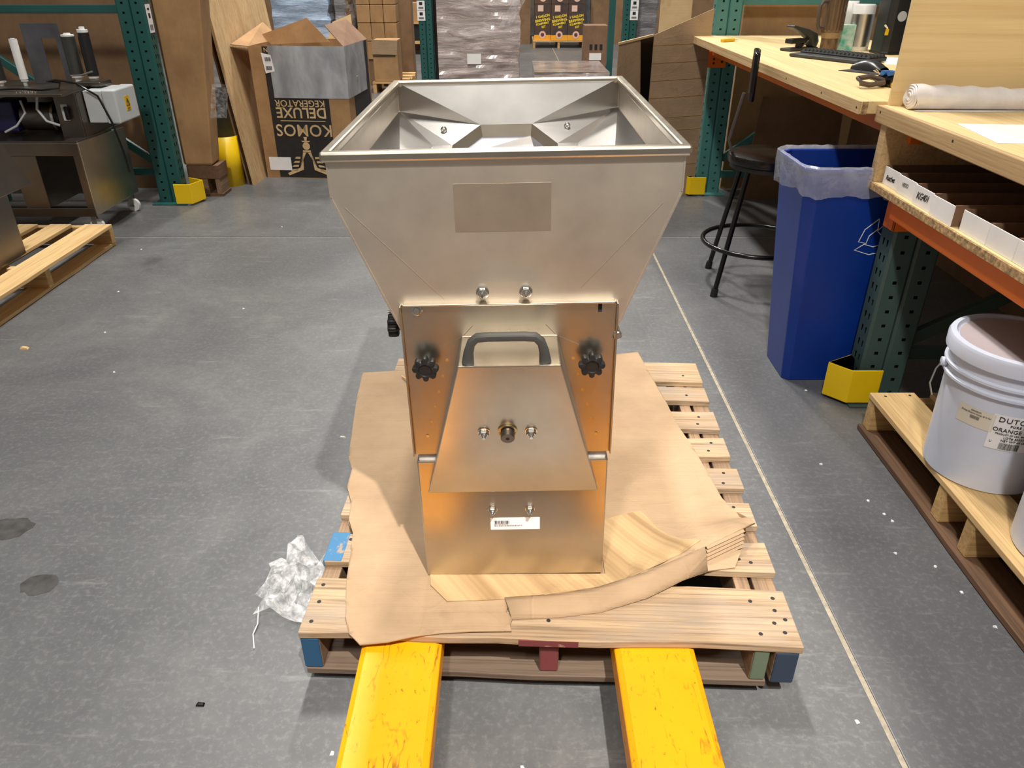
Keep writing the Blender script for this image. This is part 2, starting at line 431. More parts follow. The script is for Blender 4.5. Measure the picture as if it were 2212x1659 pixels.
# ------------------------------------------------------------------ floor and shell
fl = struct(bpy.data.objects.new('floor', None)); COL.objects.link(fl)
tag(fl, 'polished grey concrete warehouse floor cut by straight joints', None)
g = .006
JX, JY = .753, 4.113
for (x0, x1, y0, y1, m) in [(-9, JX - g, -6, JY - g, 'slab'), (-9, JX - g, JY + g, 20, 'slab'), (JX + g, 9, -6, JY - g, 'slab2'), (JX + g, 9, JY + g, 20, 'slab2')]:
    MB().box(x0, x1, y0, y1, -.12, 0).build('slab', M[m], fl, bevel=.002)
MB().box(JX - g, JX + g, -6, 20, -.12, -.003).build('joint_filler', M['joint'], fl)
MB().box(-9, JX - g, JY - g, JY + g, -.12, -.003).build('joint_filler', M['joint'], fl)
MB().box(JX + g, 9, JY - g, JY + g, -.12, -.003).build('joint_filler', M['joint'], fl)
for (x, y, r_) in ((-1.171, 1.387, .045), (-1.37, 1.60, .06)):
    pts = [(x + r_ * (1 + .35 * nz(k_, x, 1.7)) * math.cos(k_ * math.pi / 9), y + r_ * .8 * (1 + .35 * nz(k_, y, 1.7, 3)) * math.sin(k_ * math.pi / 9)) for k_ in range(18)]
    MB().ext(pts, -.001, .0005).build('oil_stain', M['stain'], fl)
struct(MB().box(-9, 9, 20, 20.2, -.12, 8).build('wall_back', M['wall']))

# ------------------------------------------------------------------ old pallet under the mill
PZ = .155
pal = thing('wooden_pallet', 'weathered wooden pallet under the stainless grain mill, lifted on amber forks', 'pallet', (-.436, 1.091, 0), R(-2.1))
def board(parent, x0, x1, y0, y1, z0, z1, mat, name='deck_board', wob=.004, seg=6, along=0, bev=.002):
    mb = MB(); rows_b, rows_t = [], []
    lo, hi = [], []
    for i in range(seg + 1):
        t_ = i / seg
        if along == 0:
            x = x0 + (x1 - x0) * t_
            lo.append((x, y0 + random.uniform(-wob, wob))); hi.append((x, y1 + random.uniform(-wob, wob)))
        else:
            y = y0 + (y1 - y0) * t_
            lo.append((x1 + random.uniform(-wob, wob), y)); hi.append((x0 + random.uniform(-wob, wob), y))
    mb.ext(lo + hi[::-1], z0, z1)
    return mb.build(name, mat, parent, bevel=bev)
spans = [(0, .157), (.212, .308), (.372, .462), (.514, .610), (.660, .755), (.802, .900), (.965, 1.050), (1.087, 1.222)]
deck = []
for i, (a, b) in enumerate(spans):
    dx = random.uniform(-.006, .006) if i else 0
    deck.append(board(pal, .0 + dx, 1.018 + dx * .7, a, b, .137, PZ, M['wood_old'], seg=10))
MB().box(-.003, .040, .2105, .3095, .1365, PZ + .0012).build('painted_end', M['paint_bluel'], deck[1], bevel=.002)
MB().box(.45, .57, -.0035, .001, .1375, .1535).build('red_scuff', M['paint_red'], deck[0])
for (x0, x1, m, y0) in [(0, .040, 'wood_old_d', .004), (.492, .532, 'wood_old_d', .012), (.925, .958, 'wood_old_d', .006), (.966, 1.014, 'wood_old_d', .0)]:
    s_ = MB().box(x0, x1, y0, 1.215, .049, .137).build('stringer', M[m], pal, bevel=.003)
    pm = {0: 'paint_blue', .492: 'paint_red', .925: 'paint_green', .966: 'paint_navy'}[x0]
    MB().box(x0 + .0005, x1 - .0005, y0 - .002, y0 + .03, .0495, .1365).build('painted_end', M[pm], s_, bevel=.004)
for (a, b) in [(0, .10), (.40, .50), (.72, .82), (1.10, 1.21)]:
    board(pal, .004, .96 if a == 0 else 1.014, a, b, .033, .049, M['wood_bot'], 'bottom_board')
nail0 = None
spots_n = [(.02, .03, 0), (.022, .085, 0), (.018, .135, 0), (.94, .12, 0), (.99, .13, 0), (.985, .095, 0), (1.0, .07, 0), (.975, .06, 0), (.99, .035, 0), (.94, .03, 0), (.51, .05, 0), (.52, .12, 0),
           (.03, .24, 1), (.045, .285, 1), (.97, .24, 1), (.945, .25, 1), (.965, .395, 1), (.975, .44, 1), (.97, .54, 1), (.98, .585, 1), (.96, .69, 1), (.975, .73, 1), (.955, .83, 1), (.965, .87, 1), (.95, 1.0, 1), (.96, 1.13, 1)]
for x, y, _ in spots_n:
    if nail0 is None:
        nail0 = MB().lathe([(.0045, -.001), (.0045, .0006), (.002, .0009)], n=10).build('nail', M['ink'], pal); n_ = nail0
    else:
        n_ = nail0.copy(); COL.objects.link(n_)
    n_.location = (x, y, PZ)

# ------------------------------------------------------------------ pallet jack
jack = thing('pallet_jack', 'scratched amber yellow pallet jack with two forks under the pallet', 'pallet jack', (.03, .62, 0))
jo = (.03, .62, 0)
for (x0, x1) in [(-.306, -.143), (.207, .369)]:
    prof = [(x0, .075), (x0, .128), (x0 + .012, .1355), (x1 - .012, .1355), (x1, .128), (x1, .075), (x1 - .01, .075), (x1 - .01, .122), (x0 + .01, .122), (x0 + .01, .075)]
    mb = MB(jo); ys = [.60, 1.72]
    A = [mb.v((x, .60, z)) for x, z in prof]; B = [mb.v((x, 1.70, z)) for x, z in prof]
    cx = (x0 + x1) / 2
    Cc = [mb.v((cx + (x - cx) * .55, 1.82, .10 + (z - .10) * .5)) for x, z in prof]
    for P, Q in ((A, B), (B, Cc)):
        for i in range(len(prof)): mb.f([P[i], P[(i + 1) % len(prof)], Q[(i + 1) % len(prof)], Q[i]])
    mb.f(A[::-1]); mb.f(Cc)
    fk = mb.build('fork', M['fork'], jack, bevel=.003)
    MB(jo).cyl((cx - .035, 1.55, .04), (cx + .035, 1.55, .04), .04, n=20).build('load_wheel', M['gray_plastic'], fk, smooth=True)
mb = MB(jo); mb.hexa([(-.306, .46, .06), (.369, .46, .06), (.369, .62, .06), (-.306, .62, .06)], [(-.2, .48, .40), (.26, .48, .40), (.26, .56, .40), (-.2, .56, .40)]); mb.build('fork_frame', M['fork'], jack, bevel=.01)
MB(jo).cyl((.03, .40, .12), (.03, .40, .43), .055, n=20).build('pump', M['fork'], jack, smooth=True)
for sx in (-.05, .11):
    MB(jo).cyl((sx - .025, .38, .09), (sx + .025, .38, .09), .09, n=24).build('steer_wheel', M['gray_plastic'], jack, smooth=True)
hd = MB(jo).tube([(.03, .36, .42), (.03, .12, .78), (.03, -.20, 1.08)], .018, 12).build('tiller', M['gloss_black'], jack, smooth=True)
MB(jo).tube([(.03, -.20, 1.08), (-.07, -.24, 1.13), (-.07, -.31, 1.20), (.13, -.31, 1.20), (.13, -.24, 1.13), (.03, -.20, 1.08)], .014, 10).build('grip_loop', M['gloss_black'], hd, smooth=True)

# ------------------------------------------------------------------ cardboard sheet on the pallet
co = (0, 1.7, .155)
cs = thing('cardboard_sheet', 'creased torn kraft cardboard sheet lying between the pallet and the mill', 'cardboard', co)
left = [(-.496, 2.2), (-.484, 2.026), (-.460, 1.803), (-.450, 1.71), (-.429, 1.651), (-.427, 1.573), (-.404, 1.506), (-.398, 1.443), (-.378, 1.390), (-.371, 1.326), (-.364, 1.237), (-.352, 1.17), (-.346, 1.129), (-.330, 1.085), (-.305, 1.064)]
front = [(-.25, 1.066), (-.20, 1.076), (-.146, 1.085), (-.08, 1.088), (-.001, 1.090), (-.004, 1.105), (.001, 1.123), (-.012, 1.14), (-.008, 1.158), (-.016, 1.177)]
rtop = [(.10, 1.187, .166), (.168, 1.197, .169), (.295, 1.241, .178), (.378, 1.277, .188), (.436, 1.303, .196), (.53, 1.352, .207)]
right = [(.574, 1.392), (.553, 1.469), (.532, 1.525), (.523, 1.613), (.508, 1.744), (.485, 1.877), (.477, 1.998), (.453, 2.21), (.439, 2.347)]
back = [(.352, 2.329), (.1, 2.285), (-.15, 2.24), (-.364, 2.213)]
outline = left + front + [(x, y) for x, y, _ in rtop] + right + back
ctrl = [(x, y, .161) for x, y in left[:-2] + front[4:] + right[1:] + back] + [(-.33, 1.085, .158), (-.305, 1.064, .150), (-.25, 1.066, .156), (-.2, 1.076, .159), (.574, 1.392, .190)] + list(rtop) + \
       [(x / 20, y / 20, .1605) for x in range(-8, 10) for y in range(25, 46) if not (x > 5 and y < 30)] + [(-.25, 1.15, .161), (-.1, 1.15, .161)]
zf = idw(ctrl)
RIDGES = [(-.45, 1.70, -.2, 1.715, .004), (-.42, 1.60, -.2, 1.612, .004), (-.40, 1.515, -.2, 1.505, .003), (-.385, 1.40, -.2, 1.41, .004), (-.365, 1.30, -.19, 1.303, .003), (-.335, 1.10, -.36, 1.75, -.003),
          (.22, 1.50, .50, 1.76, .004), (.24, 1.56, .46, 1.70, -.003), (.30, 1.60, .53, 1.62, .003), (.33, 2.1, .27, 1.68, .003), (.36, 1.42, .54, 1.50, .004), (.35, 1.45, .52, 1.56, .003), (.37, 1.41, .42, 1.62, -.003), (.40, 1.95, .22, 1.86, .002), (-.49, 2.05, -.22, 2.06, .003), (-.3, 1.12, -.02, 1.13, .002)]
def z_card(x, y):
    z = zf(x, y)
    if not (-.21 < x < .22 and y > 1.22): z += .0022 * nz(x, y * 2.2, 9, 3) + .0018 * nz(x * .8, y * 2, 21, 8)
    for (ax, ay, bx_, by_, h_) in RIDGES:
        vx, vy = bx_ - ax, by_ - ay; L2 = vx * vx + vy * vy; u = ((x - ax) * vx + (y - ay) * vy) / L2
        if -.02 < u < 1.02:
            d = abs((x - ax) * vy - (y - ay) * vx) / math.sqrt(L2)
            if d < .02: z += h_ * math.exp(-(d / .0065) ** 2) * (.6 + .6 * nz(u * 4, ax * 9, 1, 1))
    return max(z, .1595 if y > 1.09 and x > -.37 and x < .5 else .14)
sheet_obj('main_sheet', outline, z_card, .0115, M['kraft'], cs, co, .004, smooth=True)
# folded-down strip along the torn front right edge
top = [(-.016, 1.177, .166), (.10, 1.187, .167), (.168, 1.197, .170), (.295, 1.241, .179), (.378, 1.277, .189), (.434, 1.302, .197)]
bot = [(.0, 1.122, .1585), (.10, 1.128, .1585), (.188, 1.142, .1585), (.290, 1.180, .161), (.375, 1.230, .163), (.437, 1.262, .158)]
mb = MB(co); rows = []
for k in range(5):
    t_ = k / 4
    rows.append([tuple(a[i] + (b[i] - a[i]) * t_ + (.006 * math.sin(math.pi * t_) if i == 2 else 0) for i in range(3)) for a, b in zip(top, bot)])
mb.grid(rows).build('folded_flap', M['kraft'], cs, solid=.004, smooth=True)
mb = MB(co); rows = []
for k in range(10):
    t_ = k / 9; wv_ = .004 * (k % 2)
    rows.append([(.436 + (.532 - .436) * s_ + wv_, 1.300 + (1.350 - 1.300) * s_ - .012 * t_ - wv_ * .8, .199 + .008 * s_ - .040 * t_) for s_ in (0, .35, .7, 1)])
mb.grid(rows).build('pleated_edge', M['kraft'], cs, solid=.003)
mb = MB(co)
mb.plate([(.42, 1.262, .1585), (.50, 1.275, .159), (.53, 1.33, .164), (.44, 1.30, .164)], .004); mb.build('torn_tongue', M['kraft'], cs)
patch = [(-.181, 1.250), (-.177, 1.216), (-.138, 1.169), (-.08, 1.170), (-.021, 1.174), (.07, 1.183), (.168, 1.199), (.23, 1.221), (.297, 1.247), (.374, 1.283), (.430, 1.325), (.391, 1.346), (.365, 1.375), (.347, 1.403), (.319, 1.47), (.27, 1.455), (.229, 1.438), (.206, 1.43), (.206, 1.250)]
def z_patch(x, y):
    u = x * math.cos(R(35)) - y * math.sin(R(35))
    return max(zf(x, y), .1612) + .0028 + .0012 * nz(u, 0, 45, 1)
sheet_obj('corrugated_patch', patch, z_patch, .014, M['corr'], cs, co, .002, jitter=.1)
# yellowed splinter on the sheet
tag(MB((-.33, 2.1, .165)).tube([(-.36, 2.16, .168), (-.33, 2.12, .171), (-.30, 2.10, .168)], [.002, .004, .002], 6).build('wood_splinter', M['wood_new']), 'pale curved wood splinter lying on the cardboard behind the mill', 'splinter')

# ------------------------------------------------------------------ grain mill
mill = thing('grain_mill', 'large stainless steel grain mill with open square hopper on the cardboard', 'mill', (.0065, 1.247, .1655))
mill.rotation_euler = (0, R(-1.1), 0)
HW = .1925
def mp(mb, name, mat, parent=None, **k): return mb.build(name, M[mat], parent or mill, **k)
base = mp(MB().box(-HW, HW, 0, .56, 0, .305), 'base_cabinet', 'steel_bright', bevel=.003)
mp(MB().box(-HW + .004, HW - .004, .004, .5, .303, .325), 'foam_strip', 'foam', bevel=.003)
mp(MB().box(-HW + .002, HW - .002, .004, .56, .324, .64), 'roller_housing', 'steel_bright', bevel=.002)
cov = mp(MB().box(-HW, HW, -.004, .004, .326, .648), 'cover_plate', 'steel_bright', bevel=.0008)
mb = MB(); mb.box(-HW - .003, -HW, -.014, .004, .326, .648); mp(mb, 'cover_lip', 'steel_bright', cov, bevel=.001)
mb = MB(); mb.box(HW, HW + .003, -.014, .004, .326, .648); mp(mb, 'cover_lip', 'steel_bright', cov, bevel=.001)
mb = MB(); mb.box(-HW + .004, HW - .004, -.014, .004, .648, .651); mp(mb, 'cover_lip', 'steel_bright', cov, bevel=.001)
mp(MB().box(.160, .167, -.0046, -.003, .628, .645), 'slot', 'ink', cov)
# hood: flat top, sloping trapezoid front, triangular cheeks
HT, HF, HB = .583, -.122, -.004
hx, hb = .088, .173
hood = mp(MB().hexa([(-hb, HB - .004, .236), (hb, HB - .004, .236), (hx, HB, HT), (-hx, HB, HT)], [(-hb, HB - .009, .236), (hb, HB - .009, .236), (hx, HF, HT), (-hx, HF, HT)]), 'hood', 'steel_bright', bevel=.0025)
for sx in (-1, 1):   # welded flange strips beside the hood
    fg = mp(MB().plate([(sx * (hx + .002), -.0055, HT - .002), (sx * (hx + .040), -.0055, HT - .02), (sx * (hb - .003), -.0055, .335), (sx * (hb - .027), -.0055, .335)][::-sx], .0014), 'flange', 'steel_bright', cov)
    for k in range(6):
        t_ = (k + .5) / 6
        mp(MB().cyl((sx * (hx + .024 + .058 * t_), -.0052, HT - .03 - .20 * t_), (sx * (hx + .024 + .058 * t_), -.0060, HT - .03 - .20 * t_), .003, n=10), 'spot_weld', 'chrome', fg)
tf = mp(MB().plate([(-hx + .004, -.0055, HT + .002), (hx - .004, -.0055, HT + .002), (hx - .022, -.0055, HT + .022), (-hx + .022, -.0055, HT + .022)], .0014), 'flange', 'steel_bright', cov)
for k in range(7): mp(MB().cyl((-.055 + k * .018, -.005, HT + .012), (-.055 + k * .018, -.006, HT + .012), .0022, n=10), 'spot_weld', 'chrome', tf)
# handle
pts = [(-.066, HT), (-.064, HT + .02), (-.059, HT + .037), (-.049, HT + .046), (-.03, HT + .0475), (.03, HT + .0475), (.049, HT + .046), (.059, HT + .037), (.064, HT + .02), (.066, HT)]
wd = [.0105, .0085, .0075, .007, .0065, .0065, .007, .0075, .0085, .0105]
mb = MB(); rings = []
for i, (px, pz) in enumerate(pts):
    a = Vector(pts[max(i - 1, 0)]); b = Vector(pts[min(i + 1, len(pts) - 1)]); d = (b - a).normalized(); n_ = Vector((-d.y, d.x))
    ring = []
    for j in range(12):
        an = 2 * math.pi * j / 12; cx_, cy_ = math.cos(an), math.sin(an)
        q = Vector((px, pz)) + n_ * (wd[i] * (abs(cx_) ** .6) * (1 if cx_ > 0 else -1))
        ring.append(mb.v((q.x - .0065 + .002, HF + .016 + .010 * (abs(cy_) ** .6) * (1 if cy_ > 0 else -1), q.y)))
    rings.append(ring)
for A, B in zip(rings, rings[1:]):
    for j in range(12): mb.f([A[j], A[(j + 1) % 12], B[(j + 1) % 12], B[j]])
mb.f(rings[0]); mb.f(rings[-1])
tag(mp(mb, 'handle', 'gray_plastic', smooth=True), 'black plastic bow handle')
# threaded ends with nuts
def nut(pos, nrm, parent, r=.0085, mat='chrome'):
    p = Vector(pos); n_ = Vector(nrm).normalized(); q = n_.to_track_quat('Z', 'Y')
    mb = MB()
    mb.lathe([(r * 1.35, 0), (r * 1.35, .0015), (r * 1.2, .002)], n=20); mb.lathe([(r * 1.05, .002), (r * 1.12, .0035), (r * 1.12, .008), (r * .98, .0095)], n=6); mb.lathe([(r * .72, .0095), (r * .72, .0125), (r * .6, .0138)], n=16)
    mb.lathe([(r * .48, .0138), (r * .48, .0165), (r * .38, .0175)], n=14)
    mb.bm.transform(Matrix.Translation(p) @ q.to_matrix().to_4x4())
    return mb.build('lock_nut', M[mat], parent, recalc=True)
for x in (-.046, .031): nut((x, -.000, .668), (0, -1, 0), mill)
hn = Vector((0, -(HT - .236), -(HF - HB + .009) * -1)); hn = Vector((0, -1, -.327)).normalized()
def on_hood(x, z): t_ = (HT - z) / (HT - .236); return (x, HF + (HB - .009 - HF) * t_ - .0005, z)
hn = Vector((0, -.347, -.109)).normalized()
for x in (-.0505, .037): nut(on_hood(x, .420), hn, hood)
for x in (-.0435, .0345): nut((x, -.0, .181), (0, -1, 0), base, .0075)
q = hn.to_track_quat('Z', 'Y').to_matrix().to_4x4(); T = Matrix.Translation(Vector(on_hood(-.0065, .421))) @ q
mb = MB(); mb.lathe([(.0185, 0), (.0185, .003), (.0155, .0035), (.0155, .0005)], n=32); mb.bm.transform(T); sh = mp(mb, 'shaft_bush', 'brass', hood, smooth=True)
mb = MB(); mb.lathe([(.0130, .0), (.0130, .018), (.012, .019)], n=28); mb.bm.transform(T); mp(mb, 'roller_shaft', 'steel_dark', smooth=True)
mb = MB(); mb.lathe([(.0035, .0185), (.0035, .0194)], n=12); mb.bm.transform(T); mp(mb, 'centre_hole', 'ink', sh)
# hex bolt top left of the cover
mb = MB(); mb.lathe([(.0105, 0), (.0105, .0016), (.009, .002)], n=24); mb.lathe([(.0068, .002), (.0068, .006), (.006, .007)], n=6)
mb.bm.transform(Matrix.Translation((-.165, -.004, .638)) @ Vector((0, -1, 0)).to_track_quat('Z', 'Y').to_matrix().to_4x4()); mp(mb, 'cover_bolt', 'chrome', cov)
# star knobs
def knob(pos, nrm, r=.0225):
    mb = MB(); N = 64; 
    def pr(an): return r * (1 + .085 * math.cos(8 * an)) if math.cos(8 * an) > -.3 else r * (.93 + .17 * math.cos(8 * an))
    lay = [(.80, .004), (.97, .006), (1.0, .009), (1.0, .019), (.95, .0225), (.55, .024), (.50, .0215), (0.02, .0215)]
    rings = [[mb.v((pr(2 * math.pi * j / N) * k * math.cos(2 * math.pi * j / N) if k > .6 else r * k * math.cos(2 * math.pi * j / N), pr(2 * math.pi * j / N) * k * math.sin(2 * math.pi * j / N) if k > .6 else r * k * math.sin(2 * math.pi * j / N), z)) for j in range(N)] for k, z in lay]
    for A, B in zip(rings, rings[1:]):
        for j in range(N): mb.f([A[j], A[(j + 1) % N], B[(j + 1) % N], B[j]])
    mb.f(rings[0][::-1]); mb.f(rings[-1])
    mb.lathe([(r * .42, -.016), (r * .42, .006)], n=20)
    mb.bm.transform(Matrix.Translation(pos) @ Vector(nrm).to_track_quat('Z', 'Y').to_matrix().to_4x4())
    return tag(mp(mb, 'star_knob', 'black_plastic', smooth=True), 'black eight-lobed star knob')
knob((-.154, -.020, .535), (0, -1, 0)); knob((.149, -.020, .537), (0, -1, 0)); knob((-HW - .020, .09, .566), (-1, 0, 0))
mp(MB().cyl((-HW - .045, .10, .590), (-HW, .10, .590), .003, n=10), 'adjuster_rod', 'chrome')
mp(MB().tube([(HW + .006, .04, .60), (HW + .005, .03, .585), (HW + .004, -.002, .581)], .006, 12), 'lever', 'chrome', smooth=True)
mb = MB(); mb.lathe([(.0085, 0), (.0085, .006), (.0065, .008), (.004, .008)], n=16); mb.bm.transform(Matrix.Translation((HW + .004, .0, .581)) @ Vector((0, -1, 0)).to_track_quat('Z', 'Y').to_matrix().to_4x4()); mp(mb, 'lever_screw', 'chrome')
# barcode sticker on the base
st = mp(MB().box(-.049, .055, -.0012, 0, .128, .158), 'barcode_sticker', 'sticker', base)
x = -.040
for k in range(26):
    wdt = random.choice([.0006, .0006, .0012, .0018]); 
    MB().box(x, x + wdt, -.0016, -.0011, .1435, .1515).build('barcode_bar', M['ink'], st); x += wdt + random.choice([.0005, .0006, .001])
    if x > -.009: break
x = -.041
for zz, x1 in ((.1412, -.012), (.1386, .019), (.1364, .011)):   # rows of tiny illegible print
    x = -.041
    while x < x1:
        wdt = random.uniform(.0015, .005); MB().box(x, min(x + wdt, x1), -.0015, -.0011, zz, zz + .0012).build('fine_print', M['ink_gray'], st); x += wdt + .0009
# hopper
KX, KZ, TZ, HD = .294, .840, .902, .860
mp(MB().plate([(-.19, .001, .575), (.19, .001, .575), (KX, .001, KZ), (KX, .001, TZ), (-KX, .001, TZ), (-KX, .001, KZ)], .003), 'hopper_front', 'steel', bevel=.001)
pf = mp(MB().box(-.088, .075, .0006, .0025, .778, .860), 'film_patch', 'steel_film')
for a, b in (((-.272, .0013, .824), (-.115, .0013, .655)), ((.262, .0013, .822), (.128, .0013, .672))):
    mp(MB().bar(a, b, .0012, .0014, (0, 1, 0)), 'weld_line', 'steel_film')
for sx in (-1, 1):
    mp(MB().plate([(sx * KX, 0, KZ), (sx * KX, HD, KZ), (sx * KX, HD, TZ), (sx * KX, 0, TZ)][::sx], .003), 'hopper_side', 'steel')
    mp(MB().plate([(sx * .19, 0, .575), (sx * .19, .56, .575), (sx * KX, HD, KZ), (sx * KX, 0, KZ)][::sx], .003), 'hopper_slope', 'steel')
mp(MB().plate([(-.19, .56, .575), (.19, .56, .575), (KX, HD, KZ), (-KX, HD, KZ)][::-1], .003), 'hopper_back', 'steel')
mp(MB().plate([(-KX, HD, KZ), (KX, HD, KZ), (KX, HD, TZ), (-KX, HD, TZ)][::-1], .003), 'hopper_back', 'steel')
# inner lining facets
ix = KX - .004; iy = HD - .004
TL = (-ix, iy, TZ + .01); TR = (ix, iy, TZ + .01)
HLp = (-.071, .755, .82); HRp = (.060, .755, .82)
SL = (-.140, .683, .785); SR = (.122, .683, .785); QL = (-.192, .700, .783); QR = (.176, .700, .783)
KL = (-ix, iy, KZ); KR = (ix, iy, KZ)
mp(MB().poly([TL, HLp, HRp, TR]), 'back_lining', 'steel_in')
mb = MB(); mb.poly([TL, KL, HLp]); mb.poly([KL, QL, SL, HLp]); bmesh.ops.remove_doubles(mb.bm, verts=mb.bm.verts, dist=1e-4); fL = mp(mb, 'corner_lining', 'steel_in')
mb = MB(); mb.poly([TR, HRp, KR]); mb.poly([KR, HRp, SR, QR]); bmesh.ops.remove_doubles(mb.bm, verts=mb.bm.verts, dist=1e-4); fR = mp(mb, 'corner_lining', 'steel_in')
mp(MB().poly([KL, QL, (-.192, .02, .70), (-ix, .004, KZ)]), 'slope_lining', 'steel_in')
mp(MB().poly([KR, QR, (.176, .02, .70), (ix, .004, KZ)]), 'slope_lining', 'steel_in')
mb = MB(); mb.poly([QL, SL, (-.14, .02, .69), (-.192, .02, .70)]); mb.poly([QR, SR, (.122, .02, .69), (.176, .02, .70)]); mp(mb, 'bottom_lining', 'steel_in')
dz = .028
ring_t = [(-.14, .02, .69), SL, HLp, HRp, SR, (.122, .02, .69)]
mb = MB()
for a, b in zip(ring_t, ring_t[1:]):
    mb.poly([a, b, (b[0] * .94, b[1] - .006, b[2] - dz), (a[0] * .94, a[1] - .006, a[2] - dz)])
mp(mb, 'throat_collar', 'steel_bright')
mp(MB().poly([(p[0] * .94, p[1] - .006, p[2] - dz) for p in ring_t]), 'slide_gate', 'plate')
for (p, par) in (((-.165, .745, .812), fL), ((.150, .752, .815), fR)):
    mb = MB(); mb.lathe([(.008, 0), (.008, .001), (.0065, .004), (.003, .006)], n=16)
    mb.bm.transform(Matrix.Translation(p) @ Vector((0, -.75, .65)).to_track_quat('Z', 'Y').to_matrix().to_4x4()); mp(mb, 'rivet_head', 'chrome', par, smooth=True)
# rim: folded flange ring
def ring(mb, xo, y0, y1, xi, yi0, yi1, z0, z1):
    o_ = [(-xo, y0), (xo, y0), (xo, y1), (-xo, y1)]; i_ = [(-xi, yi0), (xi, yi0), (xi, yi1), (-xi, yi1)]
    ot = [mb.v((x, y, z1)) for x, y in o_]; ob = [mb.v((x, y, z0)) for x, y in o_]; it = [mb.v((x, y, z1)) for x, y in i_]; ib = [mb.v((x, y, z0)) for x, y in i_]
    for k in range(4):
        l = (k + 1) % 4
        mb.f([ot[k], ot[l], it[l], it[k]]); mb.f([ob[k], ib[k], ib[l], ob[l]]); mb.f([ot[k], ob[k], ob[l], ot[l]]); mb.f([it[k], it[l], ib[l], ib[k]])
mb = MB(); ring(mb, .3015, -.008, HD + .008, .284, .012, HD - .010, .900, .9165)
mp(mb, 'hopper_rim', 'steel_bright', bevel=.004)

# ------------------------------------------------------------------ crumpled stretch film beside the pallet
fo = (-.54, 1.38, 0)
fout = [(-.575, 1.56), (-.56, 1.562), (-.545, 1.53), (-.52, 1.47), (-.485, 1.435), (-.455, 1.40), (-.45, 1.36), (-.455, 1.28), (-.47, 1.24), (-.50, 1.245), (-.53, 1.255), (-.56, 1.27), (-.60, 1.262), (-.585, 1.30), (-.62, 1.335), (-.60, 1.36), (-.595, 1.40), (-.615, 1.44), (-.57, 1.445), (-.575, 1.50), (-.56, 1.52)]
def z_film(x, y):
    e = max(0, 1 - ((x + .53) / .10) ** 2) * max(0, 1 - ((y - 1.38) / .19) ** 2)
    return .004 + .03 * e + .055 * e * max(0, nz(x, y, 34, 2) + .35) + .012 * abs(nz(x, y, 80, 5))
fb = sheet_obj('stretch_film', fout, z_film, .009, M['film'], None, fo, .0006, jitter=.45)
tag(fb, 'crumpled clear stretch film lying on the floor beside the pallet', 'plastic film')
pts = [(-.60, 1.30, .012), (-.588, 1.25, .01), (-.592, 1.225, .004), (-.578, 1.185, .003)]
MB(fo).tube(pts, .0014, 6).build('loose_strand', M['white'], fb)
sheet_obj('torn_strip', [(-.44, 1.325), (-.385, 1.330), (-.39, 1.36), (-.435, 1.36), (-.47, 1.34)], lambda x, y: .140 + .004 * nz(x, y, 90, 3) - max(0, (-.43 - x)) * 1.2, .008, M['film'], fb, fo, .0006)

# ------------------------------------------------------------------ storage rack pieces
def holed_column(mb, x0, y0, wdt, dep, h, hole_h, side):
    """box column with square holes in its front (-Y) face and slanted slots in the aisle face"""
    xc = x0 + wdt / 2; hw = .0065; pitch = .0508; n = int(hole_h / pitch)
    y1 = y0 + dep; x1 = x0 + wdt
    def rect(u0, u1, v0, v1, fn): mb.poly([fn(u0, v0), fn(u1, v0), fn(u1, v1), fn(u0, v1)])
    fr = lambda u, v: (u, y0, v)
    c = .008   # rounded edge strip
    rect(x0 + c, xc - hw, 0, h, fr); rect(xc + hw, x1 - c, 0, h, fr)
    z = 0
    for k in range(n):
        a = .03 + k * pitch; rect(xc - hw, xc + hw, z, a, fr); z = a + .011
    rect(xc - hw, xc + hw, z, h, fr)
    xs = x0 if side < 0 else x1
    sd = lambda u, v: (xs, u, v)
    ya, yb = y0 + dep * .33, y0 + dep * .72; hs = .0075
    if side:
        rect(y0 + c, ya - hs, 0, h, sd); rect(ya + hs, yb - hs, 0, h, sd); rect(yb + hs, y1, 0, h, sd)
        for yc, sl in ((ya, .003), (yb, -.003)):
            z = 0
            for k in range(n):
                a = .045 + k * pitch
                mb.poly([sd(yc - hs, z), sd(yc + hs, z), sd(yc + hs, a), sd(yc - hs, a)])
                b = a + .022
                mb.poly([sd(yc - hs, a), sd(yc - hs * .35 + sl, a), sd(yc - hs * .75 + sl, b), sd(yc - hs, b)])
                mb.poly([sd(yc + hs, a), sd(yc + hs * .35 + sl, a), sd(yc + hs * .75 + sl, b), sd(yc + hs, b)])
                z = b
            rect(yc - hs, yc + hs, z, h, sd)
        xo = x1 if side < 0 else x0
        rect(y0 + c, y1, 0, h, lambda u, v: (xo, u, v))
    else:
        rect(y0 + c, y1, 0, h, lambda u, v: (x0, u, v)); rect(y0 + c, y1, 0, h, lambda u, v: (x1, u, v))
    rect(x0, x1, 0, h, lambda u, v: (u, y1, v))
    mb.poly([(x0 + c, y0, 0), (x0, y0 + c, 0), (x0, y0 + c, h), (x0 + c, y0, h)])
    mb.poly([(x1 - c, y0, 0), (x1, y0 + c, 0), (x1, y0 + c, h), (x1 - c, y0, h)])
    mb.poly([(x0, y0 + c, h), (x0 + c, y0, h), (x1 - c, y0, h), (x1, y0 + c, h), (x1, y1, h), (x0, y1, h)])
    mb.poly([(x0, y0 + .001, .0), (x1, y0 + .001, 0), (x1, y1, 0), (x0, y1, 0)])
    # liner so that the holes look into a dark tube
    return mb
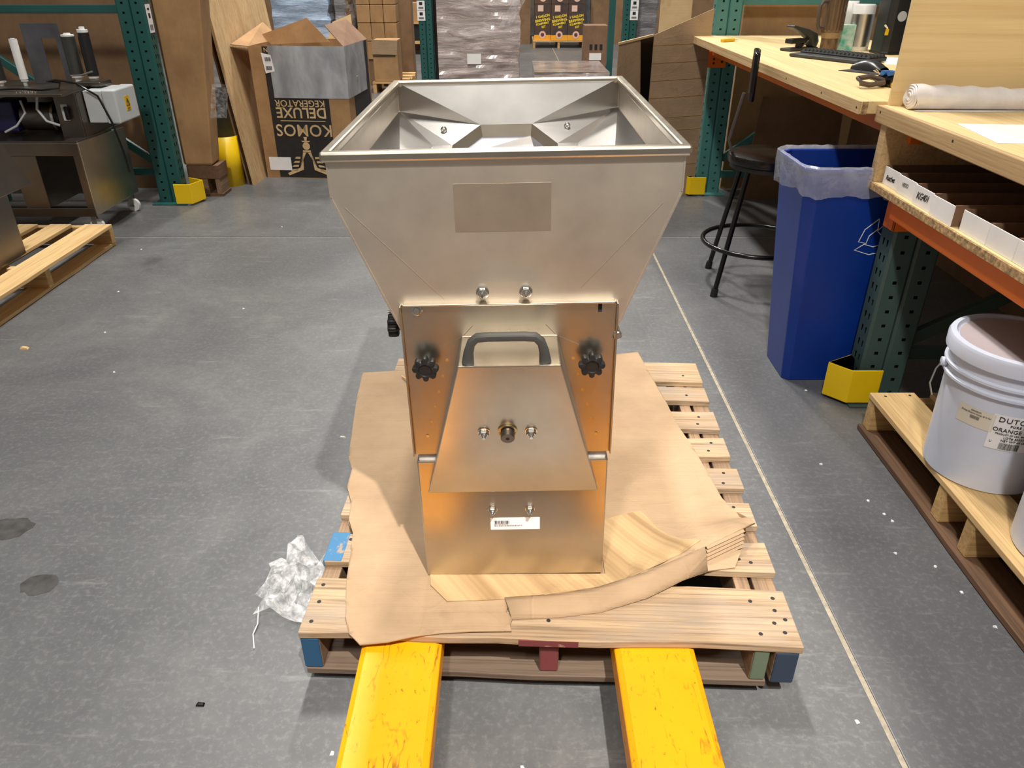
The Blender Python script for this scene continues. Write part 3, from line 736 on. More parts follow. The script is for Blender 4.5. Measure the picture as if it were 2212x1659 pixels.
def upright(loc, label, mat, side, h=1.6, hole_h=1.35, braces=(), reach=1.0, rear=True, inner='green_d', matl=None):
    """a double column facing the camera; side -1: aisle face on -X (right rack), +1: aisle face on +X"""
    t_ = thing('rack_upright', label, 'rack upright', loc)
    for k in range(2):
        x0 = k * .081
        sd = side if (side < 0 and k == 0) or (side > 0 and k == 1) else 0
        holed_column(MB(), x0, 0, .079, .085, h, hole_h, sd).build('column', M[mat], t_, recalc=False)
    mb = MB(); mb.box(-.03, .19, -.05, .13, 0, .008); mb.build('base_plate', M[mat], t_, bevel=.002)
    d = 1 if side < 0 else -1
    xa = .16 if side < 0 else 0
    for (z0, z1) in braces:
        MB().bar((xa, .045, z0), (xa + d * reach, .045, z1), .028, .045).build('brace', M[mat], t_, bevel=.004)
    if rear:
        rx = xa + d * reach
        holed_column(MB(), min(rx, rx + d * .079), 0, .079, .085, h, hole_h, 0).build('rear_column', M[mat], t_, recalc=False)
    return t_
def guard(pts, z1, name_label, t=.007, mat='yellow'):
    o = (pts[1][0], pts[1][1], 0); mb = MB(o)
    n = len(pts); off = []
    for i in range(n):
        a = Vector(pts[max(i - 1, 0)]); b = Vector(pts[min(i + 1, n - 1)]); d = (b - a).normalized(); off.append((pts[i][0] - d.y * t, pts[i][1] + d.x * t))
    mb.ext(list(pts) + off[::-1], .012, z1)
    ob = mb.build('post_guard', M[mat], None, bevel=.0025)
    return tag(ob, name_label, 'post guard')

upright((1.198, 2.285, 0), 'grey-green perforated rack upright beside the blue recycling bin', 'green_d', -1, .70, .66, ((.17, .17), (.22, .66)), .80)
upright((1.225, 5.035, 0), 'teal perforated rack upright at the far end of the desk', 'green_l', -1, 3.6, 1.4, ((.12, .12), (.22, .92), (1.155, 1.155)), .95)
guard([(1.215, 2.385), (1.098, 2.318), (1.158, 2.250), (1.262, 2.250)], .138, 'bent yellow post guard around the upright beside the blue bin')
guard([(1.22, 5.09), (1.11, 5.05), (1.17, 4.965), (1.275, 4.965)], .125, 'bent yellow post guard at the foot of the far desk upright')
# left rack
upright((-2.265, 4.80, 0), 'dark green perforated rack upright behind the labelling machine', 'green', 1, 3.6, 1.4, ((.193, .193), (.26, 1.02), (1.12, 1.12)), 1.0)
guard([(-2.10, 4.93), (-1.99, 4.87), (-2.03, 4.745), (-2.135, 4.745)][::-1], .135, 'bent yellow post guard at the foot of the dark green upright')
# location labels on the left upright
lb = thing('location_label', 'white location label with printed code on the dark green upright', 'label', (-2.1035, 4.85, 1.07))
MB().box(0, .0008, -.032, .032, -.075, .075).build('sticker_sheet', M['sticker'], lb)
for z_, h_ in ((.05, .012), (.015, .026)): MB().box(.0006, .0012, -.012, .012, z_ - h_ / 2, z_ + h_ / 2).build('printed_block', M['ink'], lb)
for k in range(7): MB().box(.0006, .0012, -.02 + k * .006, -.017 + k * .006, -.062, -.032).build('barcode_bar', M['ink'], lb)

# unseen upper level of the right rack, extended so its cartons shade the floor
ub = thing('shelf_beam', 'unseen orange upper rack beam carrying the shading cartons above the workbench', 'beam', (1.16, 0, 3.05))
MB((1.16, 0, 3.05)).box(1.15, 1.20, -4.4, 4.9, 3.05, 3.17).build('beam', M['orange'], ub, bevel=.004)
for i, y in enumerate((-4.2, -2.95, -1.7, -.45, .8, 2.05, 3.3)):
    tag(MB((1.2, y, 3.17)).box(1.16, 2.25, y, y + 1.24, 3.17, 4.25).build('shade_carton', M['kraft_m'], None, bevel=.01),
        'unseen kraft carton on the upper rack shelf, shading the floor, %s from the far upright' % ['seventh', 'sixth', 'fifth', 'fourth', 'third', 'second', 'first'][i], 'carton', 'unseen shading cartons on the upper rack shelf')

# lower beams
def beam(y0, y1, zb, zt, x0, label, mat='orange'):
    t_ = thing('shelf_beam', label, 'beam', (x0, (y0 + y1) / 2, zb)); o = (x0, (y0 + y1) / 2, zb)
    MB(o).box(x0, x0 + .045, y0, y1, zb, zt).build('beam', M[mat], t_, bevel=.004)
    return t_, o
t_, o = beam(-.3, 2.285, .655, .709, 1.165, 'orange rack beam under the particle board shelf')
mb = MB(o); mb.box(1.182, 1.285, 2.275, 2.284, .615, .709); mb.box(1.182, 1.190, 2.275, 2.345, .615, .709); cp = mb.build('end_connector', M['orange'], t_, bevel=.003)
for (x, z) in ((1.215, .640), (1.218, .662), (1.25, .638)): MB(o).cyl((x, 2.2755, z), (x, 2.2735, z), .0065, n=14).build('rivet_hole', M['ink'], cp)
t_, o = beam(2.40, 5.03, .855, .926, 1.23, 'orange rack beam under the long plywood desk')
mb = MB(o); mb.box(1.205, 1.322, 5.023, 5.034, .785, .88); cp = mb.build('end_connector', M['orange'], t_, bevel=.003)
for (x, z) in ((1.245, .855), (1.245, .835), (1.245, .812), (1.295, .82)): MB(o).cyl((x, 5.024, z), (x, 5.021, z), .007, n=12).build('rivet_hole', M['ink'], cp)

# ------------------------------------------------------------------ long desk
dk = thing('desk', 'long plywood desk on the far rack with keyboard and tumbler', 'desk', (1.6, 3.9, .9))
do = (1.6, 3.9, .9)
MB(do).box(1.10, 2.05, 2.495, 5.02, .929, .967).build('desk_top', M['ply'], dk, bevel=.002)
MB(do).box(1.096, 1.102, 2.498, 5.015, .927, .9655).build('edge_band', M['pine'], dk, bevel=.001)
MB(do).box(1.102, 1.12, 2.4925, 2.4955, .928, .966).build('end_grain', M['chip'], dk)
for y in (2.52, 2.83, 3.22, 3.6): MB(do).cyl((1.0965, y, .945), (1.0955, y, .945), .004, n=8).build('screw_head', M['ink'], dk)
DZ = .967
# cardboard backing behind and under the desk
tag(MB((1.7, 5.3, 0)).box(1.43, 3.0, 5.17, 5.20, .0, 1.35).build('cardboard_backing', M['kraft_m'], None), 'tall brown cardboard panel standing behind the far end of the desk', 'cardboard')
tag(MB((2.2, 4, 0)).box(2.17, 2.20, 2.5, 5.02, .0, .905).build('cardboard_backing', M['kraft_d'], None), 'dark brown cardboard panel along the back under the desk', 'cardboard')
tag(MB((1.75, 5.15, 0)).plate([(1.50, 4.90, .0), (2.1, 4.94, .0), (2.1, 5.02, .62), (1.58, 5.02, .62)], .01).build('folded_carton', M['kraft_d'], None), 'flattened brown carton leaning on the floor under the desk', 'cardboard')

# desk items
def on(label, name, cat, x, y, rz=0, group=None): return thing(name, label, cat, (x * .961, y * .961, DZ), rz, group)
k = on('small yellow box cutter lying near the far corner of the desk', 'box_cutter', 'knife', 1.26, 4.79, R(38))
MB().ext([(-.06, -.011), (.04, -.011), (.05, 0), (.04, .011), (-.06, .011)], 0, .016).build('grip', M['yellow_p'], k, bevel=.003)
MB().plate([(.04, -.007, .007), (.085, -.004, .007), (.075, .006, .007), (.04, .007, .007)], .001).build('blade', M['chrome'], k)
h = on('dark grey hole punch with raised lever on the desk', 'hole_punch', 'hole punch', 1.50, 4.28, R(28))
MB().ext([(-.10, -.035), (.10, -.028), (.10, .028), (-.10, .035)], 0, .014).build('base', M['gray_plastic'], h, bevel=.004)
mb = MB(); P = [(.085, .005), (.10, .04), (.085, .075), (.02, .098), (-.085, .118), (-.09, .108), (.0, .075), (.045, .05), (.06, .02)]
mb.hexa([(x, -.026, z) for x, z in P], [(x, .026, z) for x, z in P]); mb.build('lever', M['gray_plastic'], h, bevel=.004)
mb = MB(); mb.box(-.085, .02, -.024, .024, .034, .056); mb.box(-.02, .0, -.015, .015, .01, .036); mb.build('punch_head', M['black_plastic'], h, bevel=.004)
mb = MB(); mb.bar((.0, 0, .02), (.06, 0, .06), .03, .008); mb.build('spring_arm', M['chrome'], h)
tm = on('tall taupe ribbed tumbler with a handle on the desk', 'tumbler', 'tumbler', 1.622, 4.21)
mb = MB(); prof = [(.038, 0), (.040, .006), (.0405, .062)]; mb.lathe(prof, n=40); mb.build('lower_cup', M['bronze_tumbler'], tm, smooth=True)
MB().lathe([(.0415, .062), (.043, .066), (.043, .082), (.0435, .086)], n=40).build('band', M['tan_band'], tm, smooth=True)
mb = MB(); N = 72
prof = [(.044, .086), (.049, .094), (.0505, .10), (.0515, .25), (.049, .262), (.02, .264)]
rings = [[mb.v(((r * (1 + (.025 if j % 3 == 0 and .09 < z < .255 else 0))) * math.cos(2 * math.pi * j / N), (r * (1 + (.025 if j % 3 == 0 and .09 < z < .255 else 0))) * math.sin(2 * math.pi * j / N), z)) for j in range(N)] for r, z in prof]
for A, B in zip(rings, rings[1:]):
    for j in range(N): mb.f([A[j], A[(j + 1) % N], B[(j + 1) % N], B[j]])
mb.f(rings[0][::-1]); mb.f(rings[-1]); mb.build('body', M['bronze_tumbler'], tm)
MB().tube([(-.045, -.018, .225), (-.075, -.03, .222), (-.088, -.034, .20), (-.085, -.032, .125), (-.075, -.028, .108), (-.045, -.017, .106)], .009, 10).build('handle', M['rod'], tm, smooth=True)
cb = on('small teal watercolour print carton between the tumbler and canister', 'print_carton', 'box', 1.725, 4.25, R(-4))
MB().box(-.055, .045, 0, .035, 0, .118).build('carton', M['teal'], cb, bevel=.002)
cn = on('white canister with a grey label beside the teal carton', 'canister', 'canister', 1.80, 4.285, 0)
MB().lathe([(.05, 0), (.052, .004), (.052, .20), (.047, .207)], n=36).build('body', M['white'], cn, smooth=True)
MB().lathe([(.0526, .02), (.0526, .165)], n=36, cap0=False, cap1=False).build('label_band', M['silver'], cn, smooth=True)
pb = on('white plastic pouch standing behind the teal carton', 'plastic_pouch', 'pouch', 1.72, 4.36)
mb = MB(); mb.grid([[(-.07 + .035 * i, .012 * math.sin(i * 2.1 + j), .055 * j) for i in range(5)] for j in range(5)]); mb.build('pouch', M['paper'], pb, solid=.01, smooth=True)
bc = on('charcoal storage canister with chrome latches and round window', 'storage_canister', 'canister', 1.915, 4.13, R(6))
MB().ext([(-.085, -.05), (-.06, -.07), (.06, -.07), (.085, -.05), (.085, .05), (.06, .07), (-.06, .07), (-.085, .05)], 0, .255).build('body', M['charcoal'], bc, bevel=.006)
MB().ext([(-.088, -.052), (-.062, -.073), (.062, -.073), (.088, -.052), (.088, .052), (.062, .073), (-.062, .073), (-.088, .052)], 0, .012).build('foot', M['black_plastic'], bc, bevel=.003)
MB().cyl((-.03, -.0705, .165), (-.03, -.073, .165), .022, n=28).build('window', M['enclosure'], bc)
for z in (.07, .20):
    mb = MB(); mb.tube([(.05, -.072, z), (.07, -.085, z + .005), (.085, -.072, z + .03)], .004, 8); mb.tube([(.07, -.085, z + .005), (.082, -.075, z - .03)], .004, 8); mb.build('latch', M['chrome'], bc, smooth=True)
MB().tube([(.078, -.07, .015), (.084, -.072, .25)], .003, 8).build('rod', M['chrome'], bc)
mb = MB(); mb.tube([(-.085, -.055, .125), (-.10, -.065, .128), (-.085, -.065, .115)], .005, 8); mb.build('clasp', M['chrome'], bc)
MB().box(-.092, -.078, -.068, -.062, .085, .112).build('yellow_tag', M['yellow_p'], bc)
bl = on('tall black speaker case beside the plywood divider', 'black_case', 'case', 2.02, 3.72)
MB().box(-.07, .1, -.1, .25, 0, .36).build('case_body', M['black_plastic'], bl, bevel=.01)
kb = on('black mechanical keyboard with wrist rest on the desk', 'keyboard', 'keyboard', 1.565, 3.875, R(-60))
MB().box(-.19, .19, -.06, .06, .004, .022).build('case', M['black_plastic'], kb, bevel=.004)
MB().box(-.19, .19, -.135, -.064, .0, .016).build('wrist_rest', M['gray_plastic'], kb, bevel=.008)
key0 = None
for r_ in range(5):
    for c_ in range(17):
        if key0 is None:
            key0 = MB().hexa([(-.009, -.009, 0), (.009, -.009, 0), (.009, .009, 0), (-.009, .009, 0)], [(-.0065, -.006, .008), (.0065, -.006, .008), (.0065, .007, .008), (-.0065, .007, .008)]).build('key', M['gray_plastic'], kb); o_ = key0
        else: o_ = key0.copy(); COL.objects.link(o_)
        o_.location = (-.176 + c_ * .022, -.045 + r_ * .022, .022)
ms = on('rounded black computer mouse on a dark pad near the desk edge', 'computer_mouse', 'mouse', 1.50, 3.40, R(-58))
mb = MB(); rows = []
for i in range(9):
    u = i / 8; rows.append([(-.065 + .13 * u, .034 * math.cos(math.pi * j / 8), .004 + .040 * math.sin(math.pi * j / 8) * (math.sin(math.pi * (.12 + .8 * u)) ** .7)) for j in range(9)])
mb.grid(rows).build('shell', M['charcoal'], ms, smooth=True)
mt_ = on('thin dark grey pad under the mouse', 'mouse_pad', 'pad', 1.50, 3.38, R(-50))
MB().ext([(-.10, -.075), (.10, -.09), (.10, .075), (-.06, .08)], 0, .003).build('pad', M['gray_plastic'], mt_)
kc = on('bunch of keys with a brown strap and blue and yellow grips by the divider', 'key_bunch', 'keys', 1.355, 2.93, R(40))
MB().tube([(.0, .0, .02), (-.05, .03, .035), (-.09, .05, .03), (-.105, .03, .018), (-.08, .01, .012), (-.02, -.01, .016)], .009, 8).build('strap', M['rod'], kc, smooth=True)
MB().box(-.005, .07, -.035, .035, 0, .035).build('pouch', M['gloss_black'], kc, bevel=.01)
for y in (-.012, .012): MB().cyl((.0, y, .045), (.05, y - .01, .042), .009, n=12).build('blue_grip', M['blue_tag'], kc, smooth=True)
MB().cyl((-.02, -.045, .012), (.03, -.05, .012), .011, n=14).build('yellow_cap', M['yellow_p'], kc, smooth=True)
MB().tube([(.0, .02, .04), (-.012, .03, .055), (.0, .045, .05), (.012, .03, .04)], .002, 6, closed=True).build('key_ring', M['chrome'], kc)
pp = on('loose white paper sheet between the canister and keyboard', 'paper_sheet', 'paper', 1.80, 3.78, R(-20))
MB().box(-.07, .07, -.16, .14, 0, .0008).build('sheet', M['paper'], pp)
cbw = on('thin grey cable looping up beside the plywood divider', 'cable', 'cable', 1.72, 3.45)
MB().tube([(.0, .0, .004), (-.03, .0, .05), (-.02, .02, .12), (.04, .03, .17), (.1, .03, .15)], .003, 8).build('lead', M['rod'], cbw, smooth=True)

# ------------------------------------------------------------------ near workbench with bin shelf
wb = thing('workbench', 'plywood workbench with tall divider panel and a shelf of white bins', 'workbench', (1.6, 1.6, .7))
wo = (1.6, 1.6, .7)
MB(wo).box(1.165, 2.15, -.3, 2.49, .925, .957).build('bench_top', M['ply'], wb, bevel=.002)
MB(wo).box(1.148, 1.166, -.3, 2.492, .907, .9575).build('front_rail', M['pine'], wb, bevel=.003)
ep = MB(wo).box(1.155, 2.1, 2.415, 2.452, .735, .925).build('end_panel', M['pine'], wb, bevel=.003)
MB(wo).box(1.15, 2.15, -.3, 2.445, .712, .734).build('bin_shelf', M['chip'], wb, bevel=.001)
MB(wo).box(1.155, 2.15, -.3, 2.44, .7335, .7352).build('shelf_face', M['ply'], wb)
MB(wo).box(1.178, 2.2, 2.478, 2.49, .957, 1.62).build('divider_panel', M['ply_x'], wb, bevel=.001)
MB(wo).box(1.70, 1.72, -.3, 2.41, .735, .925).build('shelf_back', M['kraft_d'], wb)
for y in (2.46, 2.02, 1.4): MB(wo).cyl((1.1485, y, .94), (1.1475, y, .94), .004, n=8).build('screw_head', M['ink'], wb)
bins = [(2.293, 2.398, .005), (2.172, 2.2915, .0), (2.060, 2.1705, -.006), (1.943, 2.0585, -.012), (1.790, 1.912, -.004), (1.674, 1.788, -.004), (1.560, 1.672, -.004), (1.445, 1.557, -.004)]
names = ['white cardboard parts bin marked Ratchet at the shelf end', 'white parts bin with faint grey marking beside the Ratchet bin', 'white parts bin marked KG401 in black handwriting', 'unmarked white parts bin just right of the KG401 bin',
         'unmarked white parts bin right of the gap in the row', 'second white parts bin right of the gap in the row', 'third white parts bin right of the gap in the row', 'last white parts bin at the right end of the shelf']
for (y0, y1, dx), nm in zip(bins, names):
    o = (1.17 + dx, (y0 + y1) / 2, .7355); b_ = thing('parts_bin', nm, 'bin', o, 0, 'white bins on the workbench shelf')
    X0, X1, Z0, Z1, th = 1.17 + dx, 1.64, .7355, .790, .003
    fp = MB(o).box(X0, X0 + th, y0, y1, Z0, Z1).build('front', M['sticker'], b_, bevel=.0008)
    for (a, b) in ((y0, y0 + th), (y1 - th, y1)):
        MB(o).box(X0 + th, X1, a, b, Z0, Z1 + .002).build('side', M['kraft_in'], b_)
    if abs(y1 - 1.912) < .01: MB(o).box(X0 + .002, X1, y1, y1 + .0012, Z0, Z1).build('side_face', M['sticker'], b_)
    MB(o).box(X0 + th, X1, y0 + th, y1 - th, Z0, Z0 + .002).build('bottom', M['kraft_in'], b_)
    MB(o).box(X1, X1 + th, y0, y1, Z0, Z1).build('back', M['kraft_in'], b_)
    tx = {2.293: ('Ratchet', .022, M['ink'], .76), 2.172: ('VEGO', .016, M['ink_gray'], .768), 2.060: ('KG401', .027, M['ink'], .765)}.get(y0)
    if tx:
        yc = (y0 + y1) / 2 + (.012 if y0 == 2.172 else .005)
        lettering(tx[0], tx[1], face_mtx((X0 - .0006 - o[0], yc - o[1], tx[3] - o[2]), (0, -1, .06), (0, .06, 1)), fp, tx[2], 'handwriting', shear=.25, space=.85)
# things lying in the bins
tag(MB((1.33, 2.11, .74)).tube([(1.27, 2.08, .742), (1.31, 2.13, .75), (1.36, 2.16, .755), (1.42, 2.13, .75)], .006, 8).build('hose_piece', M['rod']), 'short dark hose piece lying in the KG401 bin', 'hose')
tag(MB((1.45, 2.0, .74)).lathe([(.03, .739), (.034, .745), (.034, .765), (.026, .77)], (1.45, 2.0), 20).build('rubber_cap', M['rod'], None, smooth=True), 'dark round rubber cap in the unmarked bin right of KG401', 'cap')
# bag roll, paper, can
br = thing('bag_roll', 'thick roll of white plastic bags lying on the workbench', 'bag roll', (1.37, 2.40, .957)); o = (1.37, 2.40, .957)
mb = MB(o); N = 28; rows = []
for i in range(13):
    u = i / 12; rr = .036 - .006 * u + .0015 * math.sin(i * 2.3); x = 1.205 + .345 * u
    rows.append([(x + .004 * math.sin(j * .9), 2.408 - .012 * u + rr * 1.08 * math.cos(2 * math.pi * j / N), .957 + rr + rr * math.sin(2 * math.pi * j / N)) for j in range(N + 1)])
mb.grid(rows); mb.build('roll', M['bagroll'], br, smooth=True)
for (x, rd, yc, sg) in ((1.205, .036, 2.408, -1), (1.55, .030, 2.396, 1)):
    mb = MB(o); prof = [(1.0, 0), (.93, .004), (.80, .003), (.74, .0055), (.60, .0045), (.52, .007), (.36, .006), (.28, .0085), (.12, .007), (.05, .004)]
    rg = [[mb.v((x + sg * dx + .002 * math.sin(j_ * .9) * ra, yc + rd * 1.08 * ra * math.cos(2 * math.pi * j_ / N), .957 + rd + rd * ra * math.sin(2 * math.pi * j_ / N))) for j_ in range(N)] for ra, dx in prof]
    for A, B in zip(rg, rg[1:]):
        for j_ in range(N): mb.f([A[j_], A[(j_ + 1) % N], B[(j_ + 1) % N], B[j_]])
    mb.f(rg[-1]); mb.build('coiled_end', M['bagroll'], br, smooth=True)
sheet_obj('loose_end', [(1.21, 2.36), (1.40, 2.352), (1.545, 2.36), (1.55, 2.375), (1.21, 2.385)], lambda x, y: .9585 + .002 * abs(nz(x, y, 40)), .012, M['bagroll'], br, o, .0008)
ps = thing('paper_sheet', 'white paper sheet lying on the workbench in front of the bag roll', 'paper', (1.33, 2.03, .957)); 
MB((1.33, 2.03, .957)).ext([(1.228, 2.164), (1.194, 1.904), (1.405, 1.884), (1.440, 2.142)], .9573, .9583).build('sheet', M['paper'], ps)
ca = thing('tin_can', 'dull metal tin at the right end of the bag roll', 'tin', (1.60, 2.41, .957))
MB().lathe([(.034, 0), (.034, .002), (.033, .004), (.033, .055), (.034, .058), (.030, .058), (.030, .054)], n=28).build('can_body', M['steel_dark'], ca, smooth=True)

# ------------------------------------------------------------------ stool
sl = thing('stool', 'black metal stool with low backrest standing under the desk', 'stool', (1.15, 3.43, 0), 0)
MB().lathe([(.165, .565), (.178, .572), (.182, .59), (.178, .606), (.160, .614), (.05, .612)], n=40).build('seat', M['gloss_black'], sl, smooth=True)
MB().lathe([(.150, .545), (.168, .548), (.168, .566)], n=36).build('seat_pan', M['black_plastic'], sl, smooth=True)
for (ax, ay) in ((-1, -.86), (-.72, .86), (1, -.86), (.9, .86)):
    lg = MB().tube([(ax * .115, ay * .12, .56), (ax * .215, ay * .215, .012)], [.0115, .0115], 12).build('leg', M['gloss_black'], sl, smooth=True)
    MB().cyl((ax * .213, ay * .213, .035), (ax * .2165, ay * .2165, 0), .0155, .017, 12).build('foot_cap', M['black_plastic'], lg, smooth=True)
MB().tube([(.245 * math.cos(2 * math.pi * i / 40), .245 * math.sin(2 * math.pi * i / 40), .205) for i in range(40)], .011, 10, closed=True).build('foot_ring', M['gloss_black'], sl, smooth=True)
mb = MB(); rows = []
for i in range(9):
    a = R(160 + 40 * i / 8); bx_, by_ = .155 * math.cos(a) + .155, .24 * math.sin(a) * 1.2; rows.append([(-.135 + bx_ * .957 + by_ * .287, -bx_ * .287 + by_ * .957 + .01, .835 + .19 * j / 4 + .012 * math.sin(math.pi * i / 8)) for j in range(5)])
mb.grid(rows).build('backrest', M['gloss_black'], sl, solid=.022, smooth=True, bevel=.006)
MB().tube([(-.06, .02, .575), (-.155, .02, .59), (-.185, .02, .66), (-.150, .01, .86)], .008, 8).build('back_rod', M['rod'], sl, smooth=True)

# ------------------------------------------------------------------ blue recycling bin
rb = thing('recycling_bin', 'tall blue recycling bin with clear liner and white recycling symbol', 'recycling bin', (1.24, 2.58, 0)); o = (1.24, 2.58, 0)
def rr(x0, x1, y0, y1, c, z): return [(x0 + c, y0, z), (x1 - c, y0, z), (x1, y0 + c, z), (x1, y1 - c, z), (x1 - c, y1, z), (x0 + c, y1, z), (x0, y1 - c, z), (x0, y0 + c, z)]
mb = MB(o); L = [rr(1.0, 1.355, 2.436, 2.655, .02, 0), rr(.958, 1.395, 2.446, 2.772, .035, .745), rr(.952, 1.40, 2.440, 2.778, .037, .755), rr(.952, 1.40, 2.440, 2.778, .037, .765), rr(.968, 1.384, 2.456, 2.762, .033, .765), rr(1.01, 1.345, 2.448, 2.645, .02, .012)]
V = [[mb.v(p) for p in l] for l in L]
for A, B in zip(V, V[1:]):
    for j in range(8): mb.f([A[j], A[(j + 1) % 8], B[(j + 1) % 8], B[j]])
mb.f(V[0][::-1]); mb.f(V[-1])
body = mb.build('body', M['blue_bin'], rb, bevel=.004)
# liner folded over the rim
mb = MB(o); rows = []; N = 72
def per(x0, x1, y0, y1, c, n):
    P = rr(x0, x1, y0, y1, c, 0); out = []; tot = 0; seg = []
    for i in range(8):
        a = Vector(P[i]); b = Vector(P[(i + 1) % 8]); seg.append((a, b, (b - a).length)); tot += (b - a).length
    for k in range(n):
        d = tot * k / n
        for a, b, l in seg:
            if d <= l: out.append(a + (b - a) * (d / l)); break
            d -= l
    return out
lev = [(-.035, .66, 1), (-.012, .755, 1), (-.004, .771, .3), (.004, .776, .1), (.010, .770, .3), (.012, .735, 1), (.011, .70, 1.2), (.008, .672, 1.3)]
for off, z, am in lev:
    P = per(.952 - off, 1.40 + off, 2.440 - off, 2.778 + off, .037, N)
    tp = max(0, (.765 - z)) * .06
    rows.append([(p.x + .005 * am * nz(j * .9, z * 30, 1, 4) + (tp if p.x < 1.2 else -tp), p.y + .005 * am * nz(j * .9, z * 30, 1, 9), z + (.018 * nz(j * .35, 0, 1, 2) + .012 * math.sin(j * .3) if z < .70 and off > 0 else .003 * nz(j * .8, 0, 1, 1))) for j, p in enumerate(P)])
    rows[-1].append(rows[-1][0])
mb.grid(rows).build('liner', M['bag'], rb, smooth=True)
# recycling symbol: three bent arrow outlines
cx, cz = 1.218, .535
def sy(z): return 2.436 + (2.446 - 2.436) * z / .745 - .0009
for k in range(3):
    a0 = R(90 + 120 * k)
    loop = [(.062, -.035), (.050, .018), (.020, .050), (.002, .030), (.022, .012), (.030, -.02)]
    pts = []
    for (px, pz) in loop:
        X = px * math.cos(a0 - R(90)) - pz * math.sin(a0 - R(90)); Z = px * math.sin(a0 - R(90)) + pz * math.cos(a0 - R(90)); pts.append((cx + X, sy(cz + Z), cz + Z))
    MB(o).tube(pts, .0016, 6, closed=True).build('recycling_arrow', M['white'], body)

# ------------------------------------------------------------------ right pallet and honey buckets
rp = thing('wooden_pallet', 'new pine pallet carrying the white honey buckets under the workbench', 'pallet', (1.15, 1.5, 0)); o = (1.15, 1.5, 0)
for i, x in enumerate((1.150, 1.345, 1.54, 1.735, 1.93)):
    board(rp, x - o[0], x + .142 - o[0], .92 - o[1], 2.10 - o[1], .122, .140, M['wood_new'], along=1, wob=.002)
for (y0, y1) in ((2.058, 2.098), (1.600, 1.640), (1.46, 1.50), (.93, .97)):
    MB(o).box(1.152, 2.07, y0, y1, .020, .122).build('stringer', M['wood_new_x'], rp, bevel=.003)
for x in (1.140, 1.50, 1.93): board(rp, x - o[0], x + .10 - o[0], .92 - o[1], 2.105 - o[1], .002, .020, M['wood_dark'], 'bottom_board', along=1, wob=.003)
for x, y in ((1.19, 2.075), (1.27, 2.08), (1.185, 1.62), (1.27, 1.625)): 
    n_ = nail0.copy(); COL.objects.link(n_); n_.parent = rp; n_.location = (x - o[0], y - o[1], .140)
def bucket(cx, cy, label, with_label=False):
    b = thing('honey_bucket', label, 'bucket', (cx, cy, .1405), 0)
    MB().lathe([(.136, 0), (.140, .004), (.148, .27), (.150, .272), (.158, .275), (.158, .281), (.151, .284), (.151, .300), (.160, .303), (.160, .309), (.152, .312), (.153, .345), (.151, .36)], n=56).build('body', M['bucket'], b, smooth=True)
    ld = MB().lathe([(.160, .338), (.166, .342), (.167, .372), (.163, .380), (.150, .382), (.146, .374), (.143, .372), (.05, .374)], n=56).build('lid', M['bucket'], b, smooth=True)
    MB().lathe([(.141, .3735), (.140, .376), (.02, .3765)], n=48).build('lid_panel', M['lid'], ld, smooth=True)
    for an in (R(160), R(340)):
        MB().cyl((.152 * math.cos(an), .152 * math.sin(an), .292), (.166 * math.cos(an), .166 * math.sin(an), .292), .012, n=14).build('handle_boss', M['bucket'], b, smooth=True)
    P = [(.163 * math.cos(R(160)), .163 * math.sin(R(160)), .292)]
    for i in range(1, 12):
        a = R(160) + math.pi * i / 12; rr_ = .166 + .02 * math.sin(math.pi * i / 12); P.append((rr_ * math.cos(a), rr_ * math.sin(a), .292 - .17 * math.sin(math.pi * i / 12) if False else .292 - .012 * math.sin(math.pi * i / 12)))
    P.append((.163 * math.cos(R(340)), .163 * math.sin(R(340)), .292))
    return b, P
bk, P = bucket(1.283, 1.70, 'white bucket with orange blossom honey label on the new pallet')
MB().tube([(-.155, .053, .292), (-.165, .054, .270), (-.178, .04, .235), (-.176, .02, .21)], .0022, 8).build('wire_handle', M['chrome'], bk, smooth=True)
def cylw(a_c, z_c, tilt=0):
    def f(v):
        u, q = v.x, v.y
        a = R(a_c) + u / .1448
        r_ = .1425 + .0065 * ((z_c + q) / .27) * .8 + .0004 + v.z
        return Vector((r_ * math.cos(a), r_ * math.sin(a), z_c + q))
    return f
def cyl_label(parent, a_c, z_c, wdt, hgt, mat, name='paper_label'):
    mb = MB(); w_ = cylw(a_c, z_c)
    mb.grid([[w_(Vector((-wdt / 2 + wdt * i / 12, -hgt / 2 + hgt * j / 2, .0))) for i in range(13)] for j in range(3)])
    return mb.build(name, M[mat], parent, smooth=True)
A1, A2 = 216, 262
c1 = cyl_label(bk, A1, .205, .088, .05, 'cream')
def wl(parent, txt, size, a, z, du, mat='ink', **k):
    w_ = cylw(a, z); lettering(txt, size, None, parent, M[mat], warp=lambda v: w_(Vector((v.x + du, v.y, .0012 + v.z))), **k)
wl(c1, 'ORNGBLSM', .0048, A1, .223, 0, 'ink_gray'); wl(c1, 'Orange Blossom Honey 60 lb Pail', .0052, A1, .216, 0, 'ink_gray')
for k in range(18):
    w_ = cylw(A1, .205); u = -.011 + k * .00125
    mb = MB(); mb.poly([w_(Vector((u, -.004, .0012))), w_(Vector((u + random.choice([.0004, .0008]), -.004, .0012))), w_(Vector((u + .0006, .005, .0012))), w_(Vector((u, .005, .0012)))]); mb.build('barcode_bar', M['ink'], c1)
c2 = cyl_label(bk, A2, 0.186, .155, .098, 'sticker')
wl(c2, 'DUTCH GOLD', .0195, A2, 0.222, -.066, align='LEFT', space=1.12)
wl(c2, 'PURE HONEY', .0085, A2, 0.208, -.038, align='LEFT', space=1.3, bold=.0002)
wl(c2, 'ORANGE BLOSSOM', .0150, A2, 0.194, -.072, align='LEFT', space=1.02)
wl(c2, 'PRODUCT OF USA, BRAZIL', .0062, A2, 0.183, -.064, align='LEFT')
